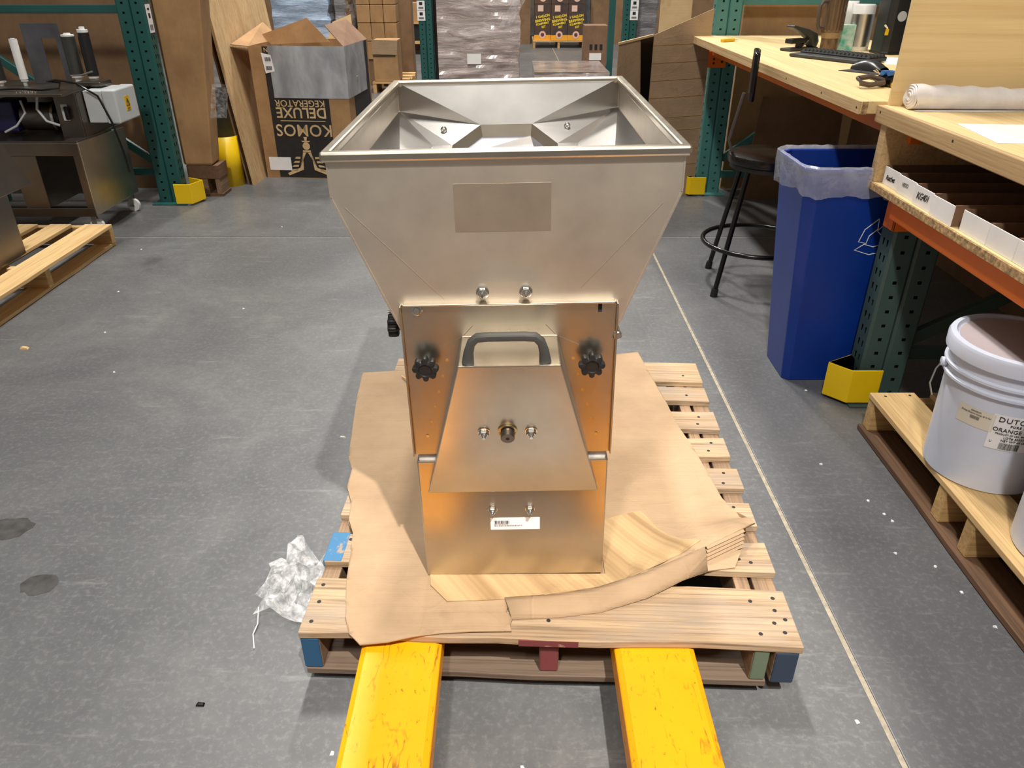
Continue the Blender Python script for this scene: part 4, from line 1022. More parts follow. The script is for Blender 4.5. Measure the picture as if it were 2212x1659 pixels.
wl(c2, 'LOT# 303250', .0085, A2, 0.174, -.044, align='LEFT')
wl(c2, 'NET WT 60 LBS', .0085, A2, 0.165, -.048, align='LEFT')
wl(c2, 'U', .008, A2, 0.158, -.068); 
u = -.048
for k in range(30):
    w_ = cylw(A2, 0.150); d_ = random.choice([.0005, .0005, .001, .0014])
    mb = MB(); mb.poly([w_(Vector((u, -.010, .0012))), w_(Vector((u + d_, -.010, .0012))), w_(Vector((u + d_, .009, .0012))), w_(Vector((u, .009, .0012)))]); mb.build('barcode_bar', M['ink'], c2); u += d_ + random.choice([.0005, .0009])
bucket(1.325, 1.345, 'second white bucket at the right picture edge, nearer the camera')
# dim wrapped load behind the buckets
tag(MB((2.3, 1.6, 0)).box(2.18, 2.5, .6, 2.25, 0, .68).build('wrapped_load', M['wrap_gray'], None, bevel=.02), 'grey film wrapped load behind the honey buckets', 'pallet load')

# ------------------------------------------------------------------ folded cardboard by the far desk upright
fc = thing('folded_carton', 'tall folded cardboard carton with black tape leaning by the far desk upright', 'cardboard', (.95, 4.9, 0)); o = (.95, 4.9, 0)
MB(o).plate([(.617, 4.75, .0), (.842, 4.93, .0), (.842, 4.93, .974), (.617, 4.75, .943)], .006).build('narrow_panel', M['kraft'], fc)
MB(o).plate([(.842, 4.93, .0), (1.205, 5.0, .0), (1.205, 5.0, 1.115), (.842, 4.93, .974)], .006).build('wide_panel', M['kraft'], fc)
for z in (.2, .3, .42, .5, .62, .72, .82, .92): MB(o).bar((.85, 4.929, z), (1.2, 4.996, z + .012), .002, .004).build('score_line', M['kraft_m'], fc)
MB(o).plate([(.79, 4.885, .60), (.846, 4.927, .55), (.846, 4.927, .97), (.76, 4.86, .955)], .002).build('black_tape', M['gloss_black'], fc)
MB(o).bar((.617, 4.748, .945), (.842, 4.928, .976), .012, .012).build('top_edge', M['kraft_l'], fc)
tag(MB((1.1, 5.6, 0)).plate([(1.0, 5.6, 0), (1.21, 5.6, 0), (1.21, 5.66, 1.4), (1.0, 5.66, 1.4)], .02).build('flat_carton', M['kraft_l'], None), 'pale flat carton standing behind the folded cardboard', 'cardboard')

# ------------------------------------------------------------------ left pallet with a second mill
lp = thing('wooden_pallet', 'pine pallet under the second mill at the left edge', 'pallet', (-2.14, 3.4, 0)); o = (-2.14, 3.4, 0)
for x0, x1 in ((-2.285, -2.142), (-2.47, -2.36), (-2.64, -2.54), (-2.83, -2.72), (-3.15, -3.0)):
    board(lp, x0 - o[0], x1 - o[0], 2.72 - o[1], 3.935 - o[1], .112, .130, M['wood_new'], along=1, wob=.002)
for y0, y1 in ((3.935, 3.975), (3.30, 3.34), (2.72, 2.76)): MB(o).box(-3.15, -2.165, y0, y1, .018, .112).build('stringer', M['wood_new_x'], lp, bevel=.003)
for x0, x1 in ((-2.27, -2.17), (-2.75, -2.65), (-3.15, -3.05)): board(lp, x0 - o[0], x1 - o[0], 2.72 - o[1], 3.98 - o[1], .001, .018, M['wood_new'], 'bottom_board', along=1, wob=.003)
m2 = thing('grain_mill', 'second stainless steel mill cut off by the left picture edge', 'mill', (-2.5, 3.25, .13)); o = (-2.5, 3.25, .13)
MB(o).box(-2.80, -2.335, 3.06, 3.47, .13, .43).build('base_cabinet', M['steel_dark'], m2, bevel=.004)
MB(o).hexa([(-2.335, 2.98, .425), (-2.30, 2.98, .425), (-2.30, 3.62, .425), (-2.335, 3.62, .425)], [(-2.44, 3.14, .73), (-2.30, 3.14, .73), (-2.30, 3.43, .73), (-2.44, 3.43, .73)]).build('hood', M['steel_dark'], m2, bevel=.003)
MB(o).box(-2.80, -2.40, 3.05, 3.52, .43, .95).build('roller_housing', M['steel_dark'], m2, bevel=.004)
nut((-2.30 - o[0], 3.30 - o[1], .565 - o[2]), (1, 0, 0), m2, .016); nut((-2.30 - o[0], 3.345 - o[1], .566 - o[2]), (1, 0, 0), m2, .009)
nut((-2.335 - o[0], 3.30 - o[1], .27 - o[2]), (1, 0, 0), m2, .009)

# ------------------------------------------------------------------ labelling machine on casters
lm = thing('labelling_machine', 'stainless labelling machine on white casters by the green upright', 'machine', (-2.7, 4.42, 0)); o = (-2.7, 4.42, 0)
LX = -2.335
MB(o).plate([(LX, 4.165, .105), (LX, 4.70, .105), (LX, 4.70, .492), (LX, 4.165, .505)], .006).build('end_panel', M['steel_bright'], lm, bevel=.002)
MB(o).box(-3.3, LX - .006, 4.165, 4.205, .10, .150).build('bottom_rail', M['steel_dark'], lm, bevel=.003)
MB(o).box(-3.3, LX - .006, 4.66, 4.70, .10, .150).build('bottom_rail', M['steel_dark'], lm, bevel=.003)
MB(o).box(-3.3, LX - .006, 4.165, 4.205, .435, .505).build('top_rail', M['steel_dark'], lm, bevel=.003)
MB(o).box(LX - .045, LX - .006, 4.165, 4.205, .15, .435).build('leg_post', M['steel_dark'], lm, bevel=.002)
MB(o).box(-2.72, -2.585, 4.165, 4.18, .15, .435).build('door_panel', M['steel_dark'], lm, bevel=.002)
MB(o).box(-2.60, -2.585, 4.18, 4.68, .15, .435).build('inner_wall', M['steel_dark'], lm)
MB(o).box(-3.3, LX - .006, 4.17, 4.70, .500, .512).build('deck', M['steel_dark'], lm, bevel=.002)
for (x, y) in ((-2.375, 4.635), (-2.40, 4.22), (-3.2, 4.22), (-3.2, 4.63)):
    c_ = MB(o).cyl((x, y, .10), (x, y, .118), .022, n=14).build('caster', M['chrome'], lm, smooth=True)
    mb = MB(o); mb.box(x - .0, x + .028, y - .016, y - .012, .03, .10); mb.box(x - .0, x + .028, y + .012, y + .016, .03, .10); mb.build('fork', M['chrome'], c_)
    mb = MB(o); mb.cyl((x + .022, y - .011, .038), (x + .022, y + .011, .038), .0375, n=28); mb.build('wheel', M['white'], c_, smooth=True)
    MB(o).cyl((x + .022, y - .018, .038), (x + .022, y + .018, .038), .009, n=12).build('axle', M['chrome'], c_)
# upper works
MB(o).box(-3.3, -2.36, 4.18, 4.74, .735, .750).build('table_plate', M['steel_dark'], lm, bevel=.003)
MB(o).box(-2.47, -2.35, 4.285, 4.295, .512, .737).build('switch_plate', M['steel_dark'], lm, bevel=.001)
MB(o).box(-3.3, -2.36, 4.68, 4.70, .512, .735).build('back_plate', M['steel_dark'], lm)
MB(o).box(-2.362, -2.35, 4.29, 4.70, .512, .737).build('side_plate', M['steel_dark'], lm)
sw = MB(o).box(-2.440, -2.405, 4.278, 4.285, .60, .685).build('switch', M['enclosure'], lm, bevel=.002)
MB(o).box(-2.420, -2.398, 4.262, 4.279, .605, .675).build('rocker', M['gloss_black'], sw, bevel=.006)
en = MB(o).box(-2.345, -2.245, 4.36, 4.60, .575, .742).build('enclosure', M['enclosure'], lm, bevel=.005)
MB(o).box(-2.243, -2.170, 4.355, 4.605, .570, .746).build('enclosure_lid', M['enclosure'], en, bevel=.008)
ws = MB(o).box(-2.1700, -2.1688, 4.455, 4.510, .625, .700).build('warning_sign', M['yellow_p'], en)
mb = MB(o)
for a, b in (((4.482, .688), (4.463, .650)), ((4.463, .650), (4.502, .650)), ((4.502, .650), (4.482, .688))): mb.bar((-2.1684, a[0], a[1]), (-2.1684, b[0], b[1]), .003, .002)
mb.bar((-2.1684, 4.484, .676), (-2.1684, 4.479, .667), .003, .002); mb.bar((-2.1684, 4.487, .667), (-2.1684, 4.481, .655), .003, .002); mb.bar((-2.1684, 4.468, .636), (-2.1684, 4.498, .636), .006, .002)
mb.build('warning_triangle', M['ink'], ws)
MB(o).cyl((-2.72, 4.42, .60), (-2.545, 4.42, .60), .075, n=28).build('motor', M['steel_dark'], lm, smooth=True)
mtr = MB(o).cyl((-2.545, 4.42, .60), (-2.53, 4.42, .60), .086, n=28).build('fan_cowl', M['chrome'], lm, smooth=True)
MB(o).cyl((-2.53, 4.42, .60), (-2.50, 4.42, .60), .07, n=28).build('fan_grille', M['gloss_black'], mtr, smooth=True)
MB(o).box(-2.87, -2.74, 4.34, 4.50, .53, .69).build('gearbox', M['purple'], lm, bevel=.008)
MB(o).tube([(-2.56, 4.30, .73), (-2.57, 4.28, .66), (-2.53, 4.27, .60), (-2.47, 4.28, .575)], .007, 8).build('conduit', M['enclosure'], lm, smooth=True)
MB(o).tube([(-2.66, 4.30, .70), (-2.64, 4.28, .64), (-2.70, 4.27, .575), (-2.78, 4.28, .54)], .006, 8).build('conduit', M['enclosure'], lm, smooth=True)
# rollers and label plate
mb = MB(o); P = [(-2.715, .75), (-2.50, .75), (-2.50, .81), (-2.535, .81), (-2.535, .985), (-2.60, .985), (-2.60, .81), (-2.62, .75)]
mb.box(-2.725, -2.625, 4.60, 4.604, .752, 1.06); mb.box(-2.625, -2.515, 4.60, 4.604, .985, 1.06); mb.box(-2.545, -2.515, 4.60, 4.604, .752, .985); mb.build('label_plate', M['plate'], lm)
def roller(x, y, z0, z1, r, mat, cap, capz=.012, nm='roller'):
    rl = MB(o).cyl((x, y, z0), (x, y, z1), r, n=20).build(nm, M[mat], lm, smooth=True)
    MB(o).lathe([(r * .95, z1), (r * .95, z1 + capz), (r * .5, z1 + capz), (r * .5, z1 + capz * 2)], (x, y), 20).build('roller_cap', M[cap], rl, smooth=True)
    MB(o).lathe([(r * .5, .75), (r * .5, z0 - .012), (r * .9, z0 - .012), (r * .9, z0)], (x, y), 20).build('roller_foot', M[cap], rl, smooth=True)
roller(-2.725, 4.50, .785, .985, .021, 'white', 'enclosure', .004)
roller(-2.475, 4.60, .795, .995, .036, 'gray_plastic', 'white', .008)
roller(-2.385, 4.60, .79, 1.015, .030, 'black_plastic', 'white', .014)
roller(-2.865, 4.50, .78, 1.0, .035, 'charcoal', 'white', .02)
roller(-2.865, 4.38, .765, .93, .03, 'white', 'enclosure', .004)
MB(o).tube([(-2.47, 4.52, .80), (-2.40, 4.50, .805), (-2.33, 4.50, .825)], .005, 8).build('clamp_arm', M['chrome'], lm, smooth=True)
MB(o).box(-2.42, -2.28, 4.45, 4.58, .752, .775).build('guide_block', M['steel_dark'], lm, bevel=.004)
pc = MB(o).tube([(-2.75, 4.30, .757), (-2.62, 4.26, .765), (-2.50, 4.25, .76), (-2.42, 4.28, .765), (-2.45, 4.36, .785), (-2.53, 4.37, .79), (-2.46, 4.34, .80), (-2.35, 4.33, .785), (-2.25, 4.33, .72), (-2.21, 4.335, .58), (-2.19, 4.34, .43), (-2.18, 4.335, .31)], .0055, 8).build('power_cable', M['gloss_black'], lm, smooth=True)
for k in range(12):
    x = -2.62 + .02 * (k % 6) + random.uniform(-.005, .005); y = 4.23 + .05 * (k // 6)
    MB(o).cyl((x, y, .75), (x, y, .757), .005, n=8).build('cap_screw', M['chrome'], lm)

# brown sheets behind the labelling machine
tag(MB((-3.2, 5.2, 0)).box(-4.6, -2.33, 5.18, 5.22, 0, 1.7).build('cardboard_backing', M['kraft_d'], None), 'large dark brown cardboard wall behind the labelling machine', 'cardboard')
kb_ = thing('wrapped_bundle', 'tall kraft bundle wrapped in clear film beside the green upright', 'bundle', (-2.0, 5.02, 0)); o = (-2.0, 5.02, 0)
mb = MB(o); mb.hexa([(-2.13, 4.955, .205), (-1.94, 4.955, .205), (-1.95, 5.12, .205), (-2.15, 5.12, .205)], [(-2.13, 4.955, 1.5), (-1.79, 4.955, 1.5), (-1.79, 5.12, 1.5), (-2.13, 5.12, 1.5)]); mb.build('kraft_bundle', M['kraft_m'], kb_, bevel=.015)
sheet = MB(o); sheet.grid([[(-1.90 + .035 * i + .012 * j + .004 * nz(i, j, 1.3), 4.951 - .008 * abs(nz(i, j, 2.2, 4)), .50 + .05 * j) for i in range(4)] for j in range(5)]); sheet.build('film_tail', M['film'], kb_, smooth=True)
cr = thing('wooden_crate', 'dark wooden crate base under the kraft bundle', 'crate', (-2.02, 5.04, 0)); o = (-2.02, 5.04, 0)
MB(o).box(-2.12, -1.915, 4.965, 5.13, .115, .203).build('crate_board', M['wood_dark'], cr, bevel=.003)
for x in (-2.11, -2.03, -1.95): MB(o).box(x, x + .03, 4.97, 5.12, .018, .115).build('crate_block', M['wood_old_d'], cr)
MB(o).box(-2.12, -1.91, 4.965, 5.12, .0, .018).build('crate_skid', M['wood_dark'], cr)

# ------------------------------------------------------------------ column guard, leaning sheets
cg = thing('column_guard', 'rounded yellow column guard beside the leaning plywood', 'column guard', (-1.965, 5.29, 0))
mb = MB(); rows = []
for z in (0, .33):
    rows.append([(.095 * math.cos(R(a)), .085 * math.sin(R(a)), z) for a in range(170, 381, 14)])
mb.grid(rows).build('curved_shell', M['yellow'], cg, solid=.008, smooth=True)
tag(MB((-1.98, 5.36, 0)).box(-2.06, -1.925, 5.40, 5.50, 0, .61).build('steel_bollard', M['enclosure_d'], None, bevel=.004), 'grey steel bollard behind the yellow column guard', 'bollard')
tag(sheet_obj('blue_rag', [(-2.06, 5.20), (-2.02, 5.19), (-1.99, 5.205), (-2.02, 5.215), (-2.06, 5.214)], lambda x, y: .12 + (x + 2.06) * .6, .012, M['blue_tag'], None, (-2.02, 5.2, 0), .003), 'scrap of blue film caught on the yellow column guard', 'film scrap')
pw = thing('plywood_sheet', 'tall fir plywood sheet leaning beside the kegerator box', 'plywood', (-1.75, 5.33, 0)); o = (-1.75, 5.33, 0)
MB(o).plate([(-1.79, 5.26, 0), (-1.752, 6.40, 0), (-1.945, 6.40, 1.7), (-1.98, 5.30, 1.7)], .009).build('face_veneer', M['ply_z'], pw)
MB(o).plate([(-1.7995, 5.26, 0), (-1.7615, 6.40, 0), (-1.9545, 6.40, 1.7), (-1.9895, 5.30, 1.7)], .009).build('core_veneer', M['pine'], pw)
tag(MB((-1.86, 5.3, 0)).plate([(-1.835, 5.28, 0), (-1.80, 6.40, 0), (-1.955, 6.40, 1.35), (-1.99, 5.32, 1.35)], .012).build('cardboard_sheet', M['kraft_d'], None), 'dark brown cardboard sheet leaning behind the plywood', 'cardboard')

# ------------------------------------------------------------------ upside-down kegerator box
kz = thing('kegerator_box', 'open upside-down black and kraft kegerator box patched with grey tape', 'carton', (-1.765, 5.485, 0), R(-5.2))
BW, BD, BH = .655, .60, .870
bx = MB().box(0, BW, 0, .006, 0, BH); bx.box(0, BW, BD - .006, BD, 0, BH); bx.box(0, .006, .006, BD - .006, 0, BH); bx.box(BW - .006, BW, .006, BD - .006, 0, BH); bx.box(.006, BW - .006, .006, BD - .006, 0, .01)
bd = bx.build('carton_walls', M['kraft_m'], kz)
pn = MB().box(.095, .515, -.002, .001, .006, BH - .002).build('printed_panel', M['black_print'], kz)
MB().box(BW - .001, BW + .002, .14, .56, .006, BH - .002).build('printed_panel', M['black_print'], kz)
fm = lambda u, z: face_mtx((u, -.0025, z), (-1, 0, 0), (0, 0, -1))
lettering('KOMOS', .112, fm(.315, .335), pn, M['kraft_l'], bold=.001, space=1.05)
lettering('DELUXE', .098, fm(.310, .452), pn, M['kraft_l'], bold=.0015)
lettering('KEGERATOR', .062, fm(.308, .512), pn, M['kraft_l'], bold=.0005)
lettering('.CON', .040, fm(.155, .848), pn, M['kraft_l']); lettering('BEST', .034, fm(.16, .812), pn, M['kraft_in'])
MB().box(.155, .475, -.0032, -.0015, .392, .397).build('rule', M['kraft_l'], pn)
em = lambda pts: MB().hexa([(x, -.0015, z) for x, z in pts], [(x, -.0034, z) for x, z in pts]).build('emblem_bar', M['kraft_l'], pn)
ex = .315
em([(ex - .012, .287), (ex + .012, .287), (ex + .008, .262), (ex - .008, .262)][::-1])
mb = MB(); mb.cyl((ex, -.0015, .225), (ex, -.0034, .225), .026, n=24); mb.build('emblem_disc', M['kraft_l'], pn)
em([(ex - .032, .275 - .015), (ex + .032, .26), (ex + .02, .252), (ex - .02, .252)][::-1])
em([(ex - .028, .196), (ex + .028, .196), (ex + .030, .182), (ex - .030, .182)][::-1])
for sx in (-1, 1):
    em([(ex + sx * .006, .180), (ex + sx * .030, .180), (ex + sx * .040, .060), (ex + sx * .150, .018), (ex + sx * .160, .034), (ex + sx * .062, .075), (ex + sx * .040, .130)][::sx])
    for k in range(4):
        em([(ex + sx * (.052 + .010 * k), .150 - .028 * k), (ex + sx * (.082 + .014 * k), .150 - .030 * k), (ex + sx * (.095 + .014 * k), .138 - .030 * k), (ex + sx * (.055 + .010 * k), .136 - .028 * k)][::-sx])
tp = MB(); rows = []
prf = [(.135, -.004), (.30, -.006), (.45, -.005), (.60, -.006), (BW + .003, -.004), (BW + .006, .10), (BW + .005, .30), (BW + .004, .48)]
for j in range(7):
    z = .545 + .328 * j / 6
    rows.append([(x + .003 * nz(i, j, 1.7), y - .003 * abs(nz(i, j, 1.2, 3)), z + .008 * nz(i, j, 2, 7)) for i, (x, y) in enumerate(prf)])
tp.grid(rows).build('duct_tape', M['tape'], kz, smooth=True)
MB().box(BW + .0085, BW + .0095, .20, .25, .66, .665).build('tape_gap', M['kraft_l'], kz)
MB().box(.03, .19, -.0045, -.0028, .055, .145).build('shipping_label', M['sticker'], kz)
sk = MB().plate([(.085, -.0055, .83), (.15, -.0055, .815), (.165, -.0055, .715), (.10, -.0055, .70)][::-1], .001).build('barcode_label', M['sticker'], kz)
for z in (.79, .735): 
    for k in range(6): MB().box(.108 + k * .007, .112 + k * .007, -.0075, -.0058, z - .012, z + .012).build('barcode_bar', M['ink'], sk)
MB().plate([(.0, .0, BH), (.0, BD, BH), (-.10, BD * .95, BH + .11), (-.11, -.02, BH + .01)], .005).build('flap', M['kraft_m'], kz)
MB().plate([(.02, BD * .6, BH - .02), (.46, BD * .55, BH), (.30, BD * .62, BH + .15), (-.05, BD * .62, BH + .04)], .005).build('flap', M['kraft_m'], kz)
MB().plate([(BW, 0, BH), (BW, BD, BH), (BW - .14, BD, BH + .13), (BW - .16, .14, BH + .12)], .005).build('flap', M['kraft_in'], kz)
MB().plate([(.36, BD, BH), (BW - .1, BD, BH), (BW - .12, BD + .05, BH + .16), (.40, BD + .03, BH + .11)], .005).build('flap', M['kraft_l'], kz)

# ------------------------------------------------------------------ far rack row
def far_post(x, lab):
    t_ = thing('rack_upright', lab, 'rack upright', (x, 9.5, 0))
    for k in range(2): holed_column(MB(), k * .081, 0, .079, .085, 2.6, 1.3, 0).build('column', M['green'], t_, recalc=False)
    return t_
far_post(-1.065, 'distant green upright left of the film wrapped pallet load')
far_post(1.265, 'distant green upright right of the grey carton')
tag(MB((-.86, 9.6, 0)).box(-.905, -.86, 9.6, 9.7, 0, 2.4).build('rack_upright', M['gloss_black']), 'distant black upright beside the film wrapped pallet load', 'rack upright')
tag(MB((1.16, 9.55, 0)).box(1.11, 1.18, 9.55, 9.63, 0, 2.4).build('rack_upright', M['green']), 'thin dark green upright behind the grey carton', 'rack upright')
def loc_label(x, z, lab):
    l_ = thing('location_label', lab, 'label', (x, 9.497, z))
    for k in range(2):
        zz = -.052 - k * .104
        MB().box(-.045, .045, -.002, 0, zz - .05, zz + .05).build('sticker_sheet', M['sticker'], l_)
        MB().box(-.018, .018, -.003, -.001, zz + .004, zz + .036).build('printed_block', M['ink'], l_)
        MB().box(-.028, .028, -.003, -.001, zz - .034, zz - .014).build('printed_line', M['ink_gray'], l_)
loc_label(-1.03, .995, 'pair of white location labels on the distant left green upright')
loc_label(1.385, 1.0, 'pair of white location labels on the distant right green upright')
def load(x0, x1, y0, y1, z0, z1, mat, lab, name='wrapped_load', bev=.03, cat='pallet load', amp=1.0):
    o = ((x0 + x1) / 2, y0, z0); n = 46; mb = MB(o)
    t_ = thing(name, lab, cat, o)
    rows = []
    for j in range(n + 1):
        z = z0 + (z1 - z0) * j / n; ring_ = []
        per_ = [(x0, y0), (x1, y0), (x1, y1), (x0, y1), (x0, y0)]
        for q_, ((ax, ay), (bx_, by_)) in enumerate(zip(per_, per_[1:])):
            K = 26 if q_ in (0, 1) else 6
            for k in range(K):
                u = k / K; x = ax + (bx_ - ax) * u; y = ay + (by_ - ay) * u
                d = .02 * nz(x * 2 + y * 2, z * 2, 1, 5) + .030 * nz((x + y) * 3 + z * 2, z * 11, 1, 9) * amp
                ring_.append((x + (d if q_ == 1 else 0), y - (d if q_ == 0 else 0), z))
        ring_.append(ring_[0]); rows.append(ring_)
    mb.grid(rows); mb.poly([(x0, y0, z1), (x1, y0, z1), (x1, y1, z1), (x0, y1, z1)])
    mb.build('wrapped_cartons', M[mat], t_); return t_, o
def far_pallet(x0, x1, y0, lab, mat='wood_new_x'):
    o = ((x0 + x1) / 2, y0, 0); t_ = thing('wooden_pallet', lab, 'pallet', o)
    for k in range(4):
        ya = y0 + k * .28; MB(o).box(x0, x1, ya, ya + .12, .105, .125).build('deck_board', M[mat], t_)
    for x in (x0, (x0 + x1) / 2 - .02, x1 - .04): MB(o).box(x, x + .04, y0 + .01, y0 + .95, .0, .105).build('stringer', M[mat], t_)
t_, o = load(-.85, .09, 9.4, 10.4, .127, 1.7, 'wrap_brown', 'tall brown pallet load glistening with stretch film')
MB(o).box(-.515, -.355, 9.370, 9.376, .345, .455).build('shipping_label', M['paper'], t_)
sheet_ = MB(o); sheet_.grid([[(-.16 + .05 * i + .05 * j, 9.36 - .02 * abs(nz(i, j, 1.1)), .72 + .08 * j + .01 * i) for i in range(4)] for j in range(5)]); sheet_.build('film_tail', M['film'], t_, smooth=True)
far_pallet(-.85, .09, 9.4, 'distant pallet under the brown film wrapped load')
load(.25, 1.085, 9.0, 10.15, .127, .30, 'wrap_brown', 'low flat film wrapped load in front of the grey carton', bev=.02); far_pallet(.27, 1.07, 9.05, 'distant pallet under the low flat load')
gc = thing('shipping_carton', 'tall grey-brown carton with printed symbols and white label', 'carton', (1.08, 10.6, 0)); o = (1.08, 10.6, 0)
MB(o).box(.93, 1.225, 10.6, 10.9, 0, .67).build('carton_body', M['kraft_in'], gc, bevel=.006)
MB(o).box(1.002, 1.156, 10.595, 10.60, .262, .345).build('shipping_label', M['paper'], gc)
for k in range(3): MB(o).box(1.0 + k * .065, 1.035 + k * .065, 10.596, 10.60, .385, .45).build('printed_symbol', M['ink'], gc)
load(1.445, 1.67, 9.65, 10.4, .0, 1.7, 'wrap_gray', 'grey film wrapped load at the distant right upright')
t_, o = load(-2.78, -2.12, 9.7, 10.6, .0, 1.8, 'wrap_blue', 'pale blue white film wrapped load behind the kegerator box')
load(-2.06, -1.93, 9.75, 10.6, .0, 1.8, 'wrap_gray', 'dark grey wrapped column beside the pale blue load')
k_ = 0
xs_ = [(-1.895, -1.735), (-1.73, -1.575), (-1.57, -1.42)]
for r_, (z0, z1) in enumerate([(.31, .515), (.52, .72), (.725, .92), (.925, 1.12)]):
    for c_, (x0, x1) in enumerate(xs_):
        tag(MB(((x0 + x1) / 2, 10.2, z0)).box(x0, x1, 10.2 + .01 * c_, 10.5, z0, z1).build('small_carton', M['kraft_m'], None, bevel=.006),
            '%s carton in the %s row of the distant kraft stack' % (['left', 'middle', 'right'][c_], ['bottom', 'second', 'third', 'top'][r_]), 'carton', 'distant stack of small kraft cartons')
tag(MB((-1.65, 10.2, 0)).box(-1.9, -1.67, 10.22, 10.6, .0, .305).build('small_carton', M['kraft_d'], None), 'dark low carton under the distant kraft stack', 'carton')
tag(MB((-1.36, 10.65, 0)).box(-1.475, -1.285, 10.65, 10.9, 0, 1.5).build('shipping_carton', M['kraft_d'], None, bevel=.006), 'tall dark carton right of the distant kraft stack', 'carton')
oc = thing('shipping_carton', 'kraft carton with folded front flap on a distant pallet', 'carton', (-1.48, 9.6, .127)); o = (-1.48, 9.6, .127)
MB(o).box(-1.635, -1.345, 9.6, 9.95, .127, .575).build('carton_body', M['kraft_m'], oc, bevel=.006)
MB(o).plate([(-1.635, 9.594, .43), (-1.35, 9.594, .42), (-1.335, 9.59, .575), (-1.635, 9.59, .585)], .005).build('flap', M['kraft'], oc)
MB(o).box(-1.635, -1.37, 9.590, 9.594, .405, .418).build('printed_line', M['ink'], oc)
far_pallet(-1.66, -1.25, 9.58, 'distant pallet under the kraft carton with folded flap')
# far shelf at the end of the hall
far_pallet(.39, 1.335, 15.2, 'distant pallet stacked with brewing kits')
kn = ['left', 'middle', 'right']
for r_ in range(2):
    for c_, (x0, x1) in enumerate([(.41, .712), (.715, 1.018), (1.021, 1.325)]):
        z0 = .127 + r_ * .605; dy = .05 if c_ == 0 else 0
        kt = thing('brewing_kit', '%s dark and orange brewing kit box in the %s distant row' % (kn[c_], ['lower', 'upper'][r_]), 'box', ((x0 + x1) / 2, 15.2 + dy, z0), 0, 'distant brewing kit boxes'); o = (0, 0, 0)
        hw = (x1 - x0) / 2
        MB().box(-hw, hw, 0, .35, 0, .6).build('carton_body', M['kit_dark'], kt, bevel=.004)
        MB().box(-hw, hw, -.003, 0, 0, .09).build('bottom_band', M['kit_orange' if r_ == 0 else 'kit_dark'], kt)
        MB().ext([(-.09, -.004), (.01, -.004), (.01, -.001), (-.09, -.001)], .48, .58).build('corner_tab', M['pink'], kt)
        MB().cyl((0, -.001, .095), (0, -.006, .095), .062, n=24).build('round_badge', M['pink'], kt)
        bdg = MB().cyl((0, -.004, .095), (0, -.008, .095), .032, n=20).build('badge_core', M['paint_red'], kt)
        for tx, sz, z, dx in (('1 GALLON', .054, .40, .0), ('BREWING', .062, .335, .0), ('EQUIPMENT', .044, .28, 0), ('KIT', .05, .225, .02)):
            lettering(tx, sz, face_mtx((dx, -.004, z), (1, 0, .16), (-.16, 0, 1)), kt, M['kit_text'], bold=.002)
fs = thing('storage_shelf', 'distant wooden shelf with dark goods between the cartons and upright', 'shelf', (-1.69, 14.0, 0)); o = (-1.69, 14.0, 0)
MB(o).box(-1.82, -1.45, 14.0, 14.5, .17, .215).build('shelf_board', M['wood_new_x'], fs); MB(o).box(-1.76, -1.45, 14.0, 14.5, .475, .51).build('shelf_board', M['wood_new_x'], fs)
MB(o).box(-1.82, -1.45, 14.3, 14.5, 0, 1.6).build('shelf_back', M['wood_dark'], fs)
tag(MB((-1.68, 14.05, .216)).box(-1.79, -1.48, 14.05, 14.28, .216, .47).build('storage_tote', M['black_plastic'], None, bevel=.01), 'black tote on the lower distant shelf', 'tote')
tag(MB((-1.6, 14.05, .511)).box(-1.74, -1.48, 14.05, 14.28, .511, .80).build('shipping_carton', M['kraft_m'], None, bevel=.01), 'kraft carton on the upper distant shelf', 'carton')
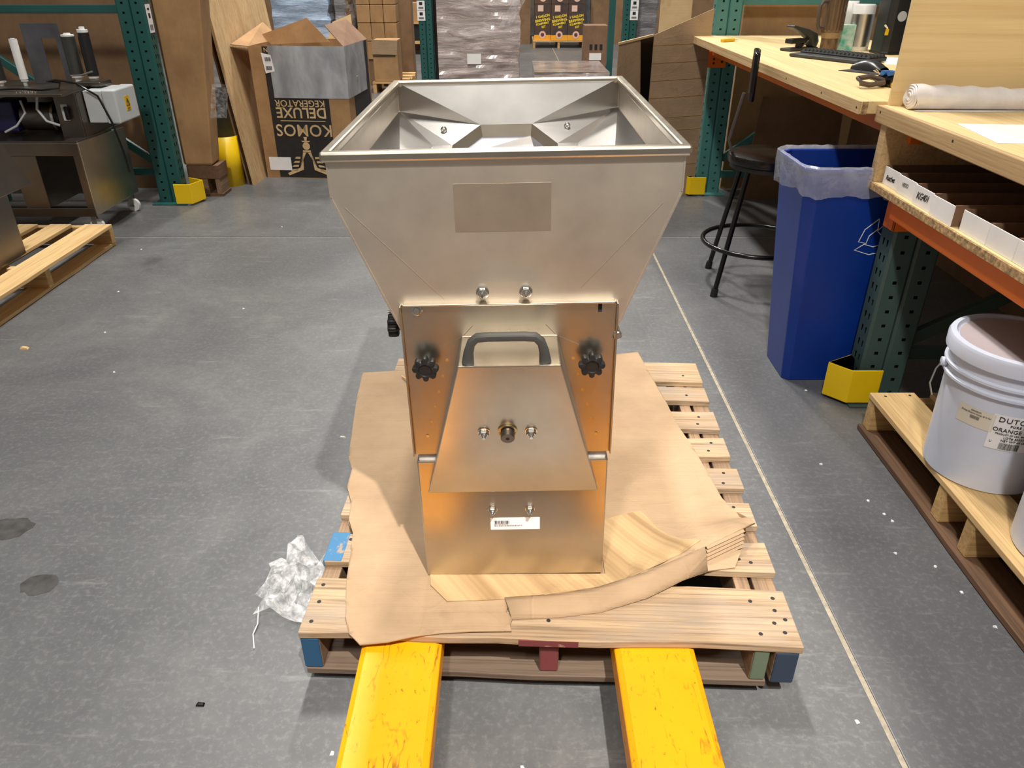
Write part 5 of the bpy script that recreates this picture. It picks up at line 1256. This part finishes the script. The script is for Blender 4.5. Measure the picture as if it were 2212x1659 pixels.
for x0, x1, z1, m, lb_ in ((-6, -2.3, 2.6, 'kraft_d', 'dim wall of brown cartons behind the left rack'), (1.5, 6, 2.6, 'kraft_d', 'dim wall of brown cartons behind the right rack'), (-.9, .35, 2.4, 'kraft_d', 'dim brown carton wall far behind the wrapped load'), (1.36, 1.49, 2.4, 'enclosure_d', 'pale wrapped load beyond the brewing kits')):
    tag(MB(((x0 + x1) / 2, 16.0, 0)).box(x0, x1, 16.0, 16.8, 0, z1).build('carton_wall', M[m], None), lb_, 'carton wall')

# ------------------------------------------------------------------ grit and scraps on the floor
sc_ = [(-1.95, 2.70, 'wood_new', .016, 'small pale wood chip on the floor before the left pallet', 'wood chip'), (-.646, 1.04, 'gloss_black', .009, 'small black scrap on the floor left of the forks', 'scrap'), (-.55, 2.05, 'foam', .010, 'grey flake on the floor left of the cardboard', 'flake')]
for x, y, m, r_, lb_, ct in sc_:
    tag(MB((x, y, 0)).hexa([(x - r_, y - r_ * .5, .0), (x + r_, y - r_ * .6, .0), (x + r_ * .9, y + r_ * .5, .0), (x - r_ * .8, y + r_ * .6, .0)], [(x - r_ * .8, y - r_ * .3, r_ * .5), (x + r_ * .7, y - r_ * .4, r_ * .35), (x + r_ * .6, y + r_ * .3, r_ * .4), (x - r_ * .6, y + r_ * .4, r_ * .45)]).build(ct.replace(' ', '_'), M[m]), lb_, ct)
fk0 = None
for x, y in ((1.02, 1.72), (1.04, 1.66), (1.05, 1.63), (1.0, 1.5), (1.08, 1.45), (1.10, 1.36), (1.12, 1.25), (.95, 1.9), (1.06, 2.36), (-1.7, 2.85), (-1.85, 3.3), (-1.2, 3.1), (-1.5, 2.5), (-2.0, 3.9), (-1.35, 4.3), (.70, 1.0), (.02, .9), (-.35, .93)):
    if fk0 is None: o_ = fk0 = MB().hexa([(-.005, -.003, 0), (.005, -.004, 0), (.004, .004, 0), (-.004, .003, 0)], [(-.003, -.002, .003), (.003, -.002, .002), (.002, .002, .003), (-.002, .002, .002)]).build('plastic_flake', M['white'])
    else: o_ = fk0.copy(); COL.objects.link(o_)
    o_.location = (x, y, 0); o_.rotation_euler = (0, 0, random.uniform(0, 6))
    tag(o_, 'tiny white plastic flake on the concrete ' + ('right of the joint by the new pine pallet' if x > .9 and y < 2 else 'beside the blue recycling bin' if x > .9 else 'near the amber forks' if x > -.5 else 'left of the mill'), 'flake', 'white flakes scattered on the floor')
